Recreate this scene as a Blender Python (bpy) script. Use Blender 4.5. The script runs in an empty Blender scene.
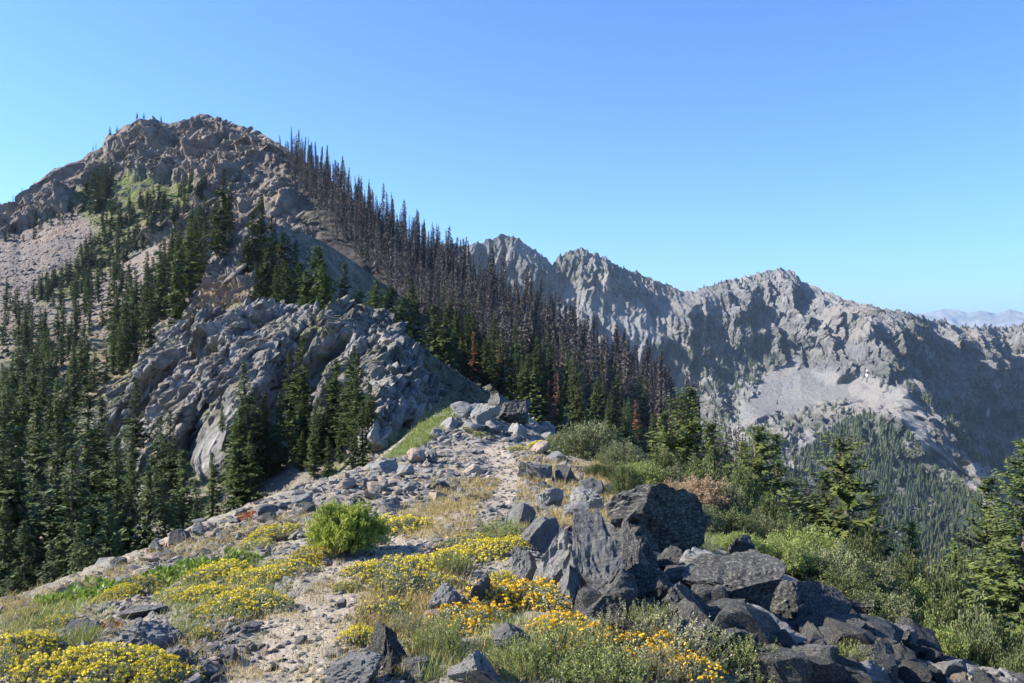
import bpy, math, random, time
import numpy as np
from mathutils import Vector, Matrix
from mathutils.bvhtree import BVHTree
T0 = time.time()
R = math.radians
HAZE = True
C = bpy.context.scene.collection
SC = bpy.context.scene
F, CX, CY = 850.0, 512.0, 341.5            # focal length in pixels and centre of the 1024 x 683 frame

# ---------------------------------------------------------------- camera, sky, sun, exposure
cam_d = bpy.data.cameras.new('camera'); cam = bpy.data.objects.new('camera', cam_d); C.objects.link(cam)
cam.location = (0, 0, 0); cam.rotation_euler = (R(90), 0, 0)
cam_d.sensor_width = 36; cam_d.lens = 36 * F / 1024
cam_d.clip_start = 0.1; cam_d.clip_end = 80000
SC.camera = cam
SUN_EL, SUN_AZ = 33.0, -87.0               # azimuth from +Y (view direction), clockwise positive
w = bpy.data.worlds.new('World'); SC.world = w; w.use_nodes = True
nt = w.node_tree; bg = nt.nodes['Background']
sky = nt.nodes.new('ShaderNodeTexSky'); sky.sky_type = 'NISHITA'; sky.sun_disc = False
sky.sun_elevation = R(SUN_EL); sky.sun_rotation = R(SUN_AZ)
sky.altitude = 1500; sky.air_density = 1.15; sky.dust_density = 1.4; sky.ozone_density = 4.0
tint = nt.nodes.new('ShaderNodeMix'); tint.data_type = 'RGBA'; tint.blend_type = 'MULTIPLY'; tint.inputs[0].default_value = 1
tint.inputs[7].default_value = (0.66, 0.96, 1.34, 1)
nt.links.new(sky.outputs[0], tint.inputs[6]); nt.links.new(tint.outputs[2], bg.inputs[0]); bg.inputs[1].default_value = 0.084
sd = bpy.data.lights.new('sun', 'SUN'); sd.energy = 5.0; sd.angle = R(0.5); sd.color = (1.0, 0.91, 0.78)
sun = bpy.data.objects.new('sun', sd); C.objects.link(sun)
sv = Vector((math.sin(R(SUN_AZ)) * math.cos(R(SUN_EL)), math.cos(R(SUN_AZ)) * math.cos(R(SUN_EL)), math.sin(R(SUN_EL))))
sun.rotation_euler = (-sv).to_track_quat('-Z', 'Y').to_euler()
SC.view_settings.view_transform = 'Standard'; SC.view_settings.look = 'None'
SC.view_settings.gamma = 1; SC.view_settings.use_curve_mapping = False
SC.view_settings.exposure = 1.25
cy = SC.cycles
cy.max_bounces = 4; cy.diffuse_bounces = 2; cy.glossy_bounces = 1; cy.transmission_bounces = 1
cy.volume_bounces = 0; cy.transparent_max_bounces = 4; cy.use_adaptive_sampling = True; cy.adaptive_threshold = 0.02
cy.use_denoising = True; cy.caustics_reflective = False; cy.caustics_refractive = False
try: cy.denoiser = 'OPENIMAGEDENOISE'; cy.denoising_prefilter = 'ACCURATE'
except Exception: pass

# ---------------------------------------------------------------- noise (vectorised)
_K = (np.uint32(73856093), np.uint32(19349663), np.uint32(83492791))
def _mix(x):
    x ^= x >> np.uint32(16); x *= np.uint32(0x7feb352d); x ^= x >> np.uint32(15); x *= np.uint32(0x846ca68b); x ^= x >> np.uint32(16)
    return x
def _axes(P, lo, hi, s):
    """floor cell and hashed lattice keys of every neighbour, per axis"""
    I = np.floor(P); f = (P - I).astype(np.float32); I = I.astype(np.int32)
    return f, [[(I[:, a] + k).astype(np.uint32) * _K[a] + np.uint32((s * 2654435761) & 0xffffffff if a == 0 else 0) for k in range(lo, hi + 1)] for a in range(3)]
def gnoise(P, s=0):
    f, ax = _axes(P, 0, 1, s); u = f * f * f * (f * (f * 6 - 15) + 10); F3 = [f[:, k].copy() for k in range(3)]; U = [u[:, k].copy() for k in range(3)]
    out = np.zeros(len(P), np.float32); c = np.float32(1 / 511.5); one = np.float32(1); m = np.uint32(1023)
    for dx in (0, 1):
        for dy in (0, 1):
            for dz in (0, 1):
                h = _mix(ax[0][dx] ^ ax[1][dy] ^ ax[2][dz])
                d = ((h & m).astype(np.float32) * c - one) * (F3[0] - np.float32(dx)) + (((h >> np.uint32(10)) & m).astype(np.float32) * c - one) * (F3[1] - np.float32(dy)) + (((h >> np.uint32(20)) & m).astype(np.float32) * c - one) * (F3[2] - np.float32(dz))
                out += d * ((U[0] if dx else one - U[0]) * (U[1] if dy else one - U[1]) * (U[2] if dz else one - U[2]))
    return out
def fbm(P, o=4, s=0, g=0.5):
    a, r = 1.0, np.zeros(len(P), np.float32)
    for k in range(o):
        r += a * gnoise(P * 2.03 ** k + 17.1 * k, s + k); a *= g
    return r
def ridged(P, o=4, s=0):
    a, r = 1.0, np.zeros(len(P), np.float32)
    for k in range(o):
        r += a * (0.55 - np.abs(gnoise(P * 2.03 ** k + 9.7 * k, s + k)) * 1.6); a *= 0.5
    return r
def facets(P, s=0, tilt=1.1, where=None, crack=0.0):
    """broken-rock relief: every cell of a jittered lattice is a plane tilted its own way"""
    if where is not None:
        o = np.zeros(len(P), np.float32); i = np.nonzero(where > 0.02)[0]
        if len(i): o[i] = facets(P[i], s, tilt)
        return o
    f, ax = _axes(P, -1, 1, s); F3 = [f[:, k].copy() for k in range(3)]; n = len(P); m = np.uint32(1023); c = np.float32(1 / 1023)
    best = np.full(n, 9e9, np.float32); sec = best.copy(); bh = np.zeros(n, np.uint32); bo = [np.zeros(n, np.float32) for _ in range(3)]
    near = [(dx, dy, dz) for dx in (-1, 0, 1) for dy in (-1, 0, 1) for dz in (-1, 0, 1) if abs(dx) + abs(dy) + abs(dz) < 3]
    for dx, dy, dz in near:
        h = _mix(ax[0][dx + 1] ^ ax[1][dy + 1] ^ ax[2][dz + 1])
        ox = F3[0] - np.float32(dx) - (h & m).astype(np.float32) * c; oy = F3[1] - np.float32(dy) - ((h >> np.uint32(10)) & m).astype(np.float32) * c
        oz = F3[2] - np.float32(dz) - ((h >> np.uint32(20)) & m).astype(np.float32) * c
        d = ox * ox + oy * oy + oz * oz; k = d < best
        if crack: sec = np.minimum(sec, np.maximum(d, best))
        np.copyto(best, d, where=k); np.copyto(bh, h, where=k)
        for a_, b_ in zip(bo, (ox, oy, oz)): np.copyto(a_, b_, where=k)
    h = _mix(bh + np.uint32(977)); g = np.float32(2) * c
    r_ = ((((h & m).astype(np.float32) * g - 1) * bo[0] + (((h >> np.uint32(10)) & m).astype(np.float32) * g - 1) * bo[1] + (((h >> np.uint32(20)) & m).astype(np.float32) * g - 1) * bo[2]) * np.float32(tilt)
            + (bh >> np.uint32(8) & np.uint32(255)).astype(np.float32) / 255 - np.float32(0.5)).astype(np.float32)
    if crack:
        e_ = smooth(0, crack, np.sqrt(sec) - np.sqrt(best)); r_ = (r_ * e_ - .55 * (1 - e_)).astype(np.float32)
    return r_
def teeth(p, seed=0, drop=.2):
    """tilted slabs in a row: each rises slowly to an edge and breaks off steeply; p counts slabs"""
    k = np.floor(p); f = p - k; r = ((np.sin(k * 127.1 + seed * 31.7) * 43758.5453) % 1.0)
    return (.35 + .95 * r) * np.where(f < 1 - drop, f / (1 - drop), (1 - f) / drop)
def smooth(a, b, x):
    t = np.clip((x - a) / (b - a), 0, 1); return t * t * (3 - 2 * t)
def poly_mask(px, py, poly, soft=6.0):
    """1 inside the polygon, falling to 0 over soft pixels"""
    inside = np.zeros(len(px), bool); dist = np.full(len(px), 1e9)
    n = len(poly)
    for i in range(n):
        x0, y0 = poly[i]; x1, y1 = poly[(i + 1) % n]
        if y0 != y1:
            c = ((y0 > py) != (y1 > py)) & (px < (x1 - x0) * (py - y0) / (y1 - y0) + x0); inside ^= c
        L = (x1 - x0) ** 2 + (y1 - y0) ** 2 + 1e-9
        t = np.clip(((px - x0) * (x1 - x0) + (py - y0) * (y1 - y0)) / L, 0, 1)
        dist = np.minimum(dist, np.hypot(px - x0 - t * (x1 - x0), py - y0 - t * (y1 - y0)))
    sdv = np.where(inside, dist, -dist)
    return smooth(-soft / 2, soft / 2, sdv)
def line_mask(px, py, pts, w):
    dist = np.full(len(px), 1e9)
    for (x0, y0), (x1, y1) in zip(pts[:-1], pts[1:]):
        L = (x1 - x0) ** 2 + (y1 - y0) ** 2 + 1e-9
        t = np.clip(((px - x0) * (x1 - x0) + (py - y0) * (y1 - y0)) / L, 0, 1)
        dist = np.minimum(dist, np.hypot(px - x0 - t * (x1 - x0), py - y0 - t * (y1 - y0)))
    return np.clip(1 - dist / w, 0, 1)

# ---------------------------------------------------------------- mesh and object helpers
def mesh_np(name, V, faces, mats=(), smooth_=True, midx=None):
    """faces: int array (n,3) or (n,4), or list of such arrays"""
    me = bpy.data.meshes.new(name)
    if isinstance(faces, np.ndarray): faces = [faces]
    faces = [f for f in faces if len(f)]
    nl = sum(f.size for f in faces); npoly = sum(len(f) for f in faces)
    me.vertices.add(len(V)); me.vertices.foreach_set('co', np.asarray(V, np.float32).ravel())
    me.loops.add(nl); me.loops.foreach_set('vertex_index', np.concatenate([f.ravel() for f in faces]).astype(np.int32))
    me.polygons.add(npoly)
    tot = np.concatenate([np.full(len(f), f.shape[1]) for f in faces]); st = np.concatenate([[0], np.cumsum(tot)[:-1]])
    me.polygons.foreach_set('loop_start', st.astype(np.int32))
    if midx is not None: me.polygons.foreach_set('material_index', np.asarray(midx, np.int32))
    me.polygons.foreach_set('use_smooth', smooth_ if isinstance(smooth_, np.ndarray) else np.full(npoly, smooth_))
    for m in mats: me.materials.append(m)
    me.update(calc_edges=True)
    return me
def add_col(me, name, cols):
    a = me.attributes.new(name, 'FLOAT_COLOR', 'POINT')
    c = np.ones((len(me.vertices), 4), np.float32); c[:, :cols.shape[1]] = cols
    a.data.foreach_set('color', c.ravel())
def obj(name, me, parent=None, loc=None):
    o = bpy.data.objects.new(name, me); C.objects.link(o)
    if parent: o.parent = parent
    if loc is not None: o.location = loc
    return o
def tag(o, label, cat, group=None, kind=None):
    if label: o['label'] = label
    if cat: o['category'] = cat
    if group: o['group'] = group
    if kind: o['kind'] = kind
    return o
def place(proto, loc, rz=0.0, sc=1.0, label=None, cat=None, group=None, tilt=(0, 0)):
    """proto = (name, [(part name, mesh)...]); one part without a name = the thing is that one mesh"""
    name, parts = proto
    if len(parts) == 1 and parts[0][0] is None:
        r = obj(name, parts[0][1])
    else:
        r = obj(name, None)
        for pn, me in parts: obj(pn, me, r)
    r.location = loc; r.rotation_euler = (tilt[0], tilt[1], rz)
    r.scale = sc if hasattr(sc, '__len__') else (sc, sc, sc)
    return tag(r, label, cat, group)

# ---------------------------------------------------------------- materials
def new_mat(name, rough=0.9, spec=0.2):
    m = bpy.data.materials.new(name); m.use_nodes = True
    b = m.node_tree.nodes['Principled BSDF']; b.inputs['Roughness'].default_value = rough
    b.inputs['Specular IOR Level'].default_value = spec
    return m, m.node_tree, b
class NT:
    def __init__(s, t): s.t = t; s.n = t.nodes; s.l = t.links
    def set(s, sock, v):
        if isinstance(v, (int, float)): sock.default_value = v
        elif isinstance(v, tuple): sock.default_value = v if len(v) == 4 or sock.type == 'VECTOR' else (*v, 1)
        else: s.l.new(v, sock)
    def coord(s): return s.n.new('ShaderNodeTexCoord').outputs['Object']
    def rand(s): return s.n.new('ShaderNodeObjectInfo').outputs['Random']
    def attr(s, name):
        a = s.n.new('ShaderNodeAttribute'); a.attribute_name = name
        p = s.n.new('ShaderNodeSeparateColor'); s.l.new(a.outputs['Color'], p.inputs[0]); return p.outputs
    def noise(s, v, scale, detail=5, rough=0.6, dist=0.0):
        n = s.n.new('ShaderNodeTexNoise'); s.set(n.inputs['Vector'], v); n.inputs['Scale'].default_value = scale
        n.inputs['Detail'].default_value = detail; n.inputs['Roughness'].default_value = rough; n.inputs['Distortion'].default_value = dist
        return n.outputs['Fac']
    def voro(s, v, scale, feat='F1', out='Distance'):
        n = s.n.new('ShaderNodeTexVoronoi'); n.feature = feat; s.set(n.inputs['Vector'], v); n.inputs['Scale'].default_value = scale
        return n.outputs[out]
    def mapping(s, v, sc=(1, 1, 1), rot=(0, 0, 0)):
        n = s.n.new('ShaderNodeMapping'); s.set(n.inputs['Vector'], v); n.inputs['Scale'].default_value = sc; n.inputs['Rotation'].default_value = rot
        return n.outputs[0]
    def ramp(s, f, stops):
        n = s.n.new('ShaderNodeValToRGB'); s.l.new(f, n.inputs[0]); e = n.color_ramp.elements
        while len(e) < len(stops): e.new(0.5)
        for k, (p, c) in enumerate(stops):
            e[k].position = p; e[k].color = (*c, 1) if isinstance(c, tuple) else (c, c, c, 1)
        return n.outputs[0]
    def mix(s, f, a, b, mode='MIX'):
        n = s.n.new('ShaderNodeMix'); n.data_type = 'RGBA'; n.blend_type = mode
        s.set(n.inputs[0], f); s.set(n.inputs[6], a); s.set(n.inputs[7], b); return n.outputs[2]
    def math(s, op, a, b=0.0):
        n = s.n.new('ShaderNodeMath'); n.operation = op; s.set(n.inputs[0], a); s.set(n.inputs[1], b); return n.outputs[0]
    def bump(s, h, dist, strength=1.0):
        n = s.n.new('ShaderNodeBump'); s.l.new(h, n.inputs['Height']); n.inputs['Distance'].default_value = dist
        n.inputs['Strength'].default_value = strength; return n.outputs[0]

def terrain_mat(name, unit, rock, rock2, scree, veg, soil, bump=1.0, char_shade=None, streak=None):
    """unit = metres of one rock feature. Vertex data 'mask': R rock, G plants, B soil; the rest is scree"""
    m, t, b = new_mat(name, 0.95, 0.1); n = NT(t); v = n.coord(); r, g, bl = n.attr('mask')[:3]
    v2 = n.mapping(v, *streak) if streak else v; n1 = n.noise(v, 0.35 / unit, 6, 0.65); n2 = n.noise(v2, 2.2 / unit, 6, 0.7); n3 = n.noise(v, 9.0 / unit, 4, 0.7)
    vz = n.voro(v, 3.0 / unit, out='Color'); vs = n.n.new('ShaderNodeSeparateColor'); t.links.new(vz, vs.inputs[0])
    rc = n.mix(n.ramp(n1, [(0.38, 0.0), (0.62, 1.0)]), rock, rock2)
    rc = n.mix(0.55, rc, n.ramp(n2, [(0.34, 0.22), (0.48, 0.75), (0.66, 1.15)]), 'MULTIPLY')
    rc = n.mix(n.ramp(vs.outputs[0], [(0.0, 0.0), (1.0, 0.5)]), rc, n.mix(1.0, rc, (0.55, 0.56, 0.60), 'MULTIPLY'))
    sc = n.mix(n.ramp(n3, [(0.35, 0.0), (0.68, 1.0)]), tuple(c * 0.62 for c in scree), tuple(min(1, c * 1.25) for c in scree))
    sc = n.mix(n.ramp(n1, [(0.40, 0.0), (0.66, 0.55)]), sc, soil)
    vg = n.mix(n.ramp(n2, [(0.38, 0.0), (0.64, 1.0)]), tuple(c * 0.5 for c in veg), tuple(c * 1.35 for c in veg))
    col = n.mix(r, sc, rc); col = n.mix(bl, col, n.mix(n.ramp(n3, [(0.3, 0.0), (0.7, 1.0)]), tuple(c * .7 for c in soil), tuple(c * 1.25 for c in soil)))
    gm = n.math('MULTIPLY', g, n.ramp(n.noise(v, 1.3 / unit, 5, 0.7), [(0.36, 0.15), (0.52, 1.0)])); col = n.mix(gm, col, vg)
    we = n.attr('tone_shade_turf'); vm = n.n.new('ShaderNodeVectorMath'); vm.operation = 'SCALE'; n.set(vm.inputs[0], col); n.set(vm.inputs['Scale'], n.math('MULTIPLY', we[0], 2.0)); col = vm.outputs[0]
    col = n.mix(n.math('MULTIPLY', we[2], 0.85), col, n.mix(n.ramp(n2, [(0.35, 0.0), (0.65, 1.0)]), (0.07, 0.095, 0.028), (0.17, 0.19, 0.06)))
    if char_shade: col = n.mix(n.math('MULTIPLY', we[1], 0.9), col, n.mix(n.ramp(n2, [(0.35, 0.0), (0.65, 1.0)]), tuple(c * .6 for c in char_shade), tuple(c * 1.3 for c in char_shade)))  # dark tint: burnt soil and shade painted into the ground colour
    n.set(b.inputs['Base Color'], col)
    h = n.math('ADD', n.math('MULTIPLY', n2, 0.7), n.math('MULTIPLY', n3, 0.35))
    n.set(b.inputs['Normal'], n.bump(h, unit * 0.22 * bump))
    return m

def rock_mat(name, a, b_, c, lichen=(0.35, 0.36, 0.30), scale=1.0, lich=0.45):
    m, t, b = new_mat(name, 0.85, 0.25); n = NT(t); v = n.coord(); rd = n.rand()
    ofs = n.n.new('ShaderNodeVectorMath'); ofs.operation = 'ADD'; t.links.new(v, ofs.inputs[0])
    cx = n.n.new('ShaderNodeCombineXYZ'); t.links.new(n.math('MULTIPLY', rd, 37.0), cx.inputs[0]); t.links.new(cx.outputs[0], ofs.inputs[1]); v = ofs.outputs[0]
    n1 = n.noise(v, 1.6 * scale, 6, 0.65, 0.4); n2 = n.noise(v, 9 * scale, 6, 0.72); n3 = n.noise(v, 40 * scale, 3, 0.7)
    lay = n.noise(n.mapping(v, (1, 1.3, 7), (0.5, 0.4, 0)), 2.4 * scale, 4, 0.6)
    col = n.mix(n.ramp(n1, [(0.36, 0.0), (0.64, 1.0)]), a, b_)
    col = n.mix(n.ramp(lay, [(0.42, 0.0), (0.70, 0.6)]), col, c)
    col = n.mix(n.ramp(n2, [(0.5, 0.0), (0.62, lich)]), col, lichen)
    col = n.mix(0.6, col, n.ramp(n3, [(0.3, 0.55), (0.7, 1.3)]), 'MULTIPLY')
    col = n.mix(1.0, col, n.ramp(rd, [(0.0, 0.68), (0.5, 0.95), (1.0, 1.15)]), 'MULTIPLY')
    n.set(b.inputs['Base Color'], col)
    h = n.math('ADD', n.math('MULTIPLY', n2, 0.6), n.math('ADD', n.math('MULTIPLY', lay, 0.5), n.math('MULTIPLY', n3, 0.25)))
    n.set(b.inputs['Normal'], n.bump(h, 0.05 / scale)); return m

def leaf_mat(name, a, b_, trans=0.25, vary=0.35, rough=0.6):
    """a..b: two albedos mixed by the clump attribute stored per vertex; a share of light passes through the leaf"""
    m, t, b = new_mat(name, rough, 0.25); n = NT(t); r = n.attr('tone')[0]; rd = n.rand()
    col = n.mix(r, a, b_); col = n.mix(1.0, col, n.ramp(rd, [(0, 1 - vary), (1, 1 + vary)]), 'MULTIPLY')
    n.set(b.inputs['Base Color'], col)
    tr = n.n.new('ShaderNodeBsdfTranslucent'); n.set(tr.inputs[0], n.mix(1.0, col, (1.1, 1.15, 0.6), 'MULTIPLY'))
    mx = n.n.new('ShaderNodeMixShader'); mx.inputs[0].default_value = trans
    t.links.new(b.outputs[0], mx.inputs[1]); t.links.new(tr.outputs[0], mx.inputs[2])
    t.links.new(mx.outputs[0], t.nodes['Material Output'].inputs[0]); return m
def bark_mat(name, a, b_, sc=8.0):
    m, t, b = new_mat(name, 0.95, 0.1); n = NT(t)
    f = n.noise(n.mapping(n.coord(), (1, 1, 0.25)), sc, 5, 0.7)
    n.set(b.inputs['Base Color'], n.mix(n.ramp(f, [(0.35, 0.0), (0.65, 1.0)]), a, b_)); n.set(b.inputs['Normal'], n.bump(f, 0.03)); return m

M = {}
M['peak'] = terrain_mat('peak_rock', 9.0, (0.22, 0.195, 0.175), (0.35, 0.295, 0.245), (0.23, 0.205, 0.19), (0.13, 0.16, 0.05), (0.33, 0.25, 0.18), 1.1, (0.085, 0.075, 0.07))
M['shoulder'] = terrain_mat('shoulder_rock', 5.0, (0.26, 0.25, 0.24), (0.36, 0.31, 0.26), (0.28, 0.25, 0.22), (0.06, 0.075, 0.035), (0.33, 0.25, 0.17))
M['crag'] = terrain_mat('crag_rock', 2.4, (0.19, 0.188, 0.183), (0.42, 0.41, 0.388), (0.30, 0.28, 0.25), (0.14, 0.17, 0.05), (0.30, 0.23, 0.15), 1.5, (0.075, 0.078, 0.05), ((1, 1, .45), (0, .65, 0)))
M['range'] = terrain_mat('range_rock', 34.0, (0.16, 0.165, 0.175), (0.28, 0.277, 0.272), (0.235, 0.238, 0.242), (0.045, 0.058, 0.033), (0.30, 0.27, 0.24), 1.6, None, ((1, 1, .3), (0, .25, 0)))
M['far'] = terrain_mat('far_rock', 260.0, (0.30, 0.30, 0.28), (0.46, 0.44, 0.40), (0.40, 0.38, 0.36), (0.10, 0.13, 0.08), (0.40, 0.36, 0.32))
M['rock'] = rock_mat('grey_rock', (0.15, 0.155, 0.16), (0.29, 0.285, 0.275), (0.40, 0.38, 0.35))
M['rock_dark'] = rock_mat('dark_lichen_rock', (0.035, 0.035, 0.037), (0.075, 0.075, 0.074), (0.12, 0.115, 0.105), (0.34, 0.34, 0.29), 1.5, 0.6)
M['rock_tan'] = rock_mat('tan_rock', (0.36, 0.28, 0.22), (0.44, 0.34, 0.26), (0.34, 0.31, 0.29), scale=1.6, lich=0.2)
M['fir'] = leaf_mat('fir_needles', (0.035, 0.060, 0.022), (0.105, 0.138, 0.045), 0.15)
M['fir_light'] = leaf_mat('light_green_fir_needles', (0.055, 0.085, 0.028), (0.16, 0.19, 0.055), 0.2)  # lighter green needles for the near firs on the right
M['fir_far'] = leaf_mat('distant_fir_needles', (0.030, 0.050, 0.026), (0.075, 0.10, 0.042), 0.1)
M['rust'] = leaf_mat('rust_needles', (0.13, 0.055, 0.035), (0.26, 0.12, 0.07), 0.15)
M['twig'] = leaf_mat('scorched_twigs', (0.052, 0.047, 0.043), (0.155, 0.138, 0.128), 0.05)
M['bark'] = bark_mat('fir_bark', (0.10, 0.075, 0.06), (0.22, 0.18, 0.15))
M['char_shade'] = bark_mat('scorched_bark', (0.045, 0.038, 0.038), (0.20, 0.17, 0.16), 2.0)
M['silver'] = bark_mat('weathered_wood', (0.25, 0.23, 0.21), (0.45, 0.42, 0.38))

# ---------------------------------------------------------------- terrain sheets
def cubic(xs, ys, x):
    """smooth monotone-ish interpolation through key values"""
    xs = np.asarray(xs, float); ys = np.asarray(ys, float)
    d = np.diff(ys) / np.diff(xs); mm = np.zeros(len(xs)); mm[1:-1] = np.where(d[:-1] * d[1:] > 0, 2 * d[:-1] * d[1:] / (d[:-1] + d[1:] + 1e-12), 0)
    mm[0], mm[-1] = d[0], d[-1]
    x = np.clip(x, xs[0], xs[-1]); i = np.clip(np.searchsorted(xs, x) - 1, 0, len(xs) - 2)
    h = xs[i + 1] - xs[i]; t = (x - xs[i]) / h
    return (2*t**3 - 3*t**2 + 1) * ys[i] + (t**3 - 2*t**2 + t) * h * mm[i] + (-2*t**3 + 3*t**2) * ys[i+1] + (t**3 - t**2) * h * mm[i+1]
def unproj(px, py, D): return np.stack([(px - CX) / F * D, D, (CY - py) / F * D], -1)
def loft(x0, x1, nx, crest, keys, seg, rel=False):
    """columns of ground from the near foot over the crest and down the back; seg = samples per span"""
    px = np.linspace(x0, x1, nx); cr = np.interp(px, [c[0] for c in crest], [c[1] for c in crest])
    kx = [k[0] for k in keys]; K = len(keys[0][1]); PY = []; LD = []
    for j in range(K):
        vals = []
        for k in keys:
            y = k[1][j][0]
            vals.append(y)
        if isinstance(vals[0], str):                       # 'S' or 'S+n': tied to the crest line
            PY.append(cr + cubic(kx, [float(v[1:] or 0) for v in vals], px))
        else: PY.append(np.maximum(cubic(kx, vals, px), cr + 3 * (K - j)) if True else 0)
        LD.append(cubic(kx, [math.log(k[1][j][1]) for k in keys], px))
    PY = np.array(PY); LD = np.array(LD)
    ts = np.concatenate([np.linspace(j, j + 1, seg[j], endpoint=False) for j in range(K - 1)] + [[K - 1]])
    py = np.empty((len(ts), nx)); ld = np.empty((len(ts), nx))
    i = np.minimum(ts.astype(int), K - 2); f = (ts - i)[:, None]
    py = PY[i] * (1 - f) + PY[i + 1] * f; ld = LD[i] * (1 - f) + LD[i + 1] * f
    pxg = np.broadcast_to(px, py.shape)
    tt = np.broadcast_to(ts[:, None], py.shape)
    return pxg.copy(), py, np.exp(ld), tt
def grid_faces(nr, nc):
    a = np.arange(nr * nc).reshape(nr, nc)
    return np.stack([a[:-1, :-1], a[:-1, 1:], a[1:, 1:], a[1:, :-1]], -1).reshape(-1, 4)
def normals(V, nr, nc):
    G = V.reshape(nr, nc, 3); du = np.gradient(G, axis=1); dv = np.gradient(G, axis=0)
    n = np.cross(du, dv); n /= np.linalg.norm(n, axis=-1, keepdims=True) + 1e-12
    return n.reshape(-1, 3)
BV = {}
def finish_sheet(name, V, nr, nc, mask, mat, label, cat, kind='structure', extra=(), char_shade=None, turf=None):
    F4 = grid_faces(nr, nc); VA = [V]; FT = []; MA = [mask]; TA = [np.ones(len(V))]; o_ = len(V)
    for v, f, mk, tn in extra: VA.append(v); FT.append(f + o_); MA.append(mk); TA.append(tn); o_ += len(v)
    fl = [F4] + ([np.concatenate(FT)] if FT else [])
    me = mesh_np(name, np.concatenate(VA), fl, [mat], np.concatenate([np.full(len(f), i == 0 and name not in ('crag', 'peak', 'rocky_shoulder', 'mountain_range')) for i, f in enumerate(fl)]))
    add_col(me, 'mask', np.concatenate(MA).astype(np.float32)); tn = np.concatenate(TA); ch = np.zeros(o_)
    if char_shade is not None: ch[:len(V)] = char_shade
    tf = np.zeros(o_)
    if turf is not None: tf[:len(V)] = turf
    add_col(me, 'tone_shade_turf', np.stack([tn * .5, ch, tf], -1))  # channels: block tone, burnt soil with painted shade, turf
    o = obj(name, me); tag(o, label, cat, kind=kind)
    step = max(1, int(math.sqrt(nr * nc / 260000)))
    G = V.reshape(nr, nc, 3)[::step, ::step]; f = grid_faces(*G.shape[:2])
    BV[name] = BVHTree.FromPolygons(G.reshape(-1, 3).tolist(), f.tolist())
    return o
def hit(px, py, only=None):
    d = Vector(((px - CX) / F, 1.0, (CY - py) / F)).normalized(); best = None
    for k, b in BV.items():
        if only and k not in only: continue
        h = b.ray_cast(Vector((0, 0, 0)), d)
        if h[0] is not None and (best is None or h[3] < best[1]): best = (h[0], h[3], h[1], k)
    return best
def down(x, y, only=None):
    best = None
    for k, b in BV.items():
        if only and k not in only: continue
        h = b.ray_cast(Vector((x, y, 5000)), Vector((0, 0, -1)))
        if h[0] is not None and (best is None or h[0].z > best[0].z): best = (h[0], h[1])
    return best

def ico(sub):
    import bmesh
    bm = bmesh.new(); bmesh.ops.create_icosphere(bm, subdivisions=sub, radius=1.0); bm.verts.ensure_lookup_table()
    V = np.array([v.co[:] for v in bm.verts]); Fc = np.array([[v.index for v in f.verts] for f in bm.faces]); bm.free(); return V, Fc
ICO = {k: ico(k) for k in (1, 2, 3, 5, 6)}
def rock_geo(seed, sub, cuts=14, flat=1.0, rough=0.03, lo=.45):
    """an angular stone: a ball cut by random joint planes, then chipped; fills the box -1..1"""
    g = np.random.default_rng(seed); V, Fc = ICO[sub]; V = V.copy()
    nn = g.normal(0, 1, (cuts, 3)); nn /= np.linalg.norm(nn, axis=1, keepdims=True); dd = g.uniform(lo, .85, cuts)
    nn = np.r_[nn, [[0, 0, -1.0]]]; dd = np.r_[dd, .5]
    for n_, d_ in zip(nn, dd):
        k = V @ n_; m = k > d_; V[m] -= (k[m] - d_)[:, None] * n_
    if sub >= 3:
        nrm = V / (np.linalg.norm(V, axis=1, keepdims=True) + 1e-9)
        q = V * 1.0 + seed * 7.3
        dsp = facets(q * 1.7, seed) * .07 + facets(q * 3.6, seed + 1) * .045 + fbm(q * 3.0, 3, seed) * rough * 1.6
        if sub >= 5: dsp = dsp + facets(q * 9.0, seed + 2) * .022 + fbm(q * 14.0, 3, seed + 5) * .022
        V = V + nrm * dsp[:, None]
    else: V += g.normal(0, rough, V.shape)
    V -= (V.max(0) + V.min(0)) / 2; V /= (V.max(0) - V.min(0)) / 2
    return V * [1, 1, flat], Fc

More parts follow.
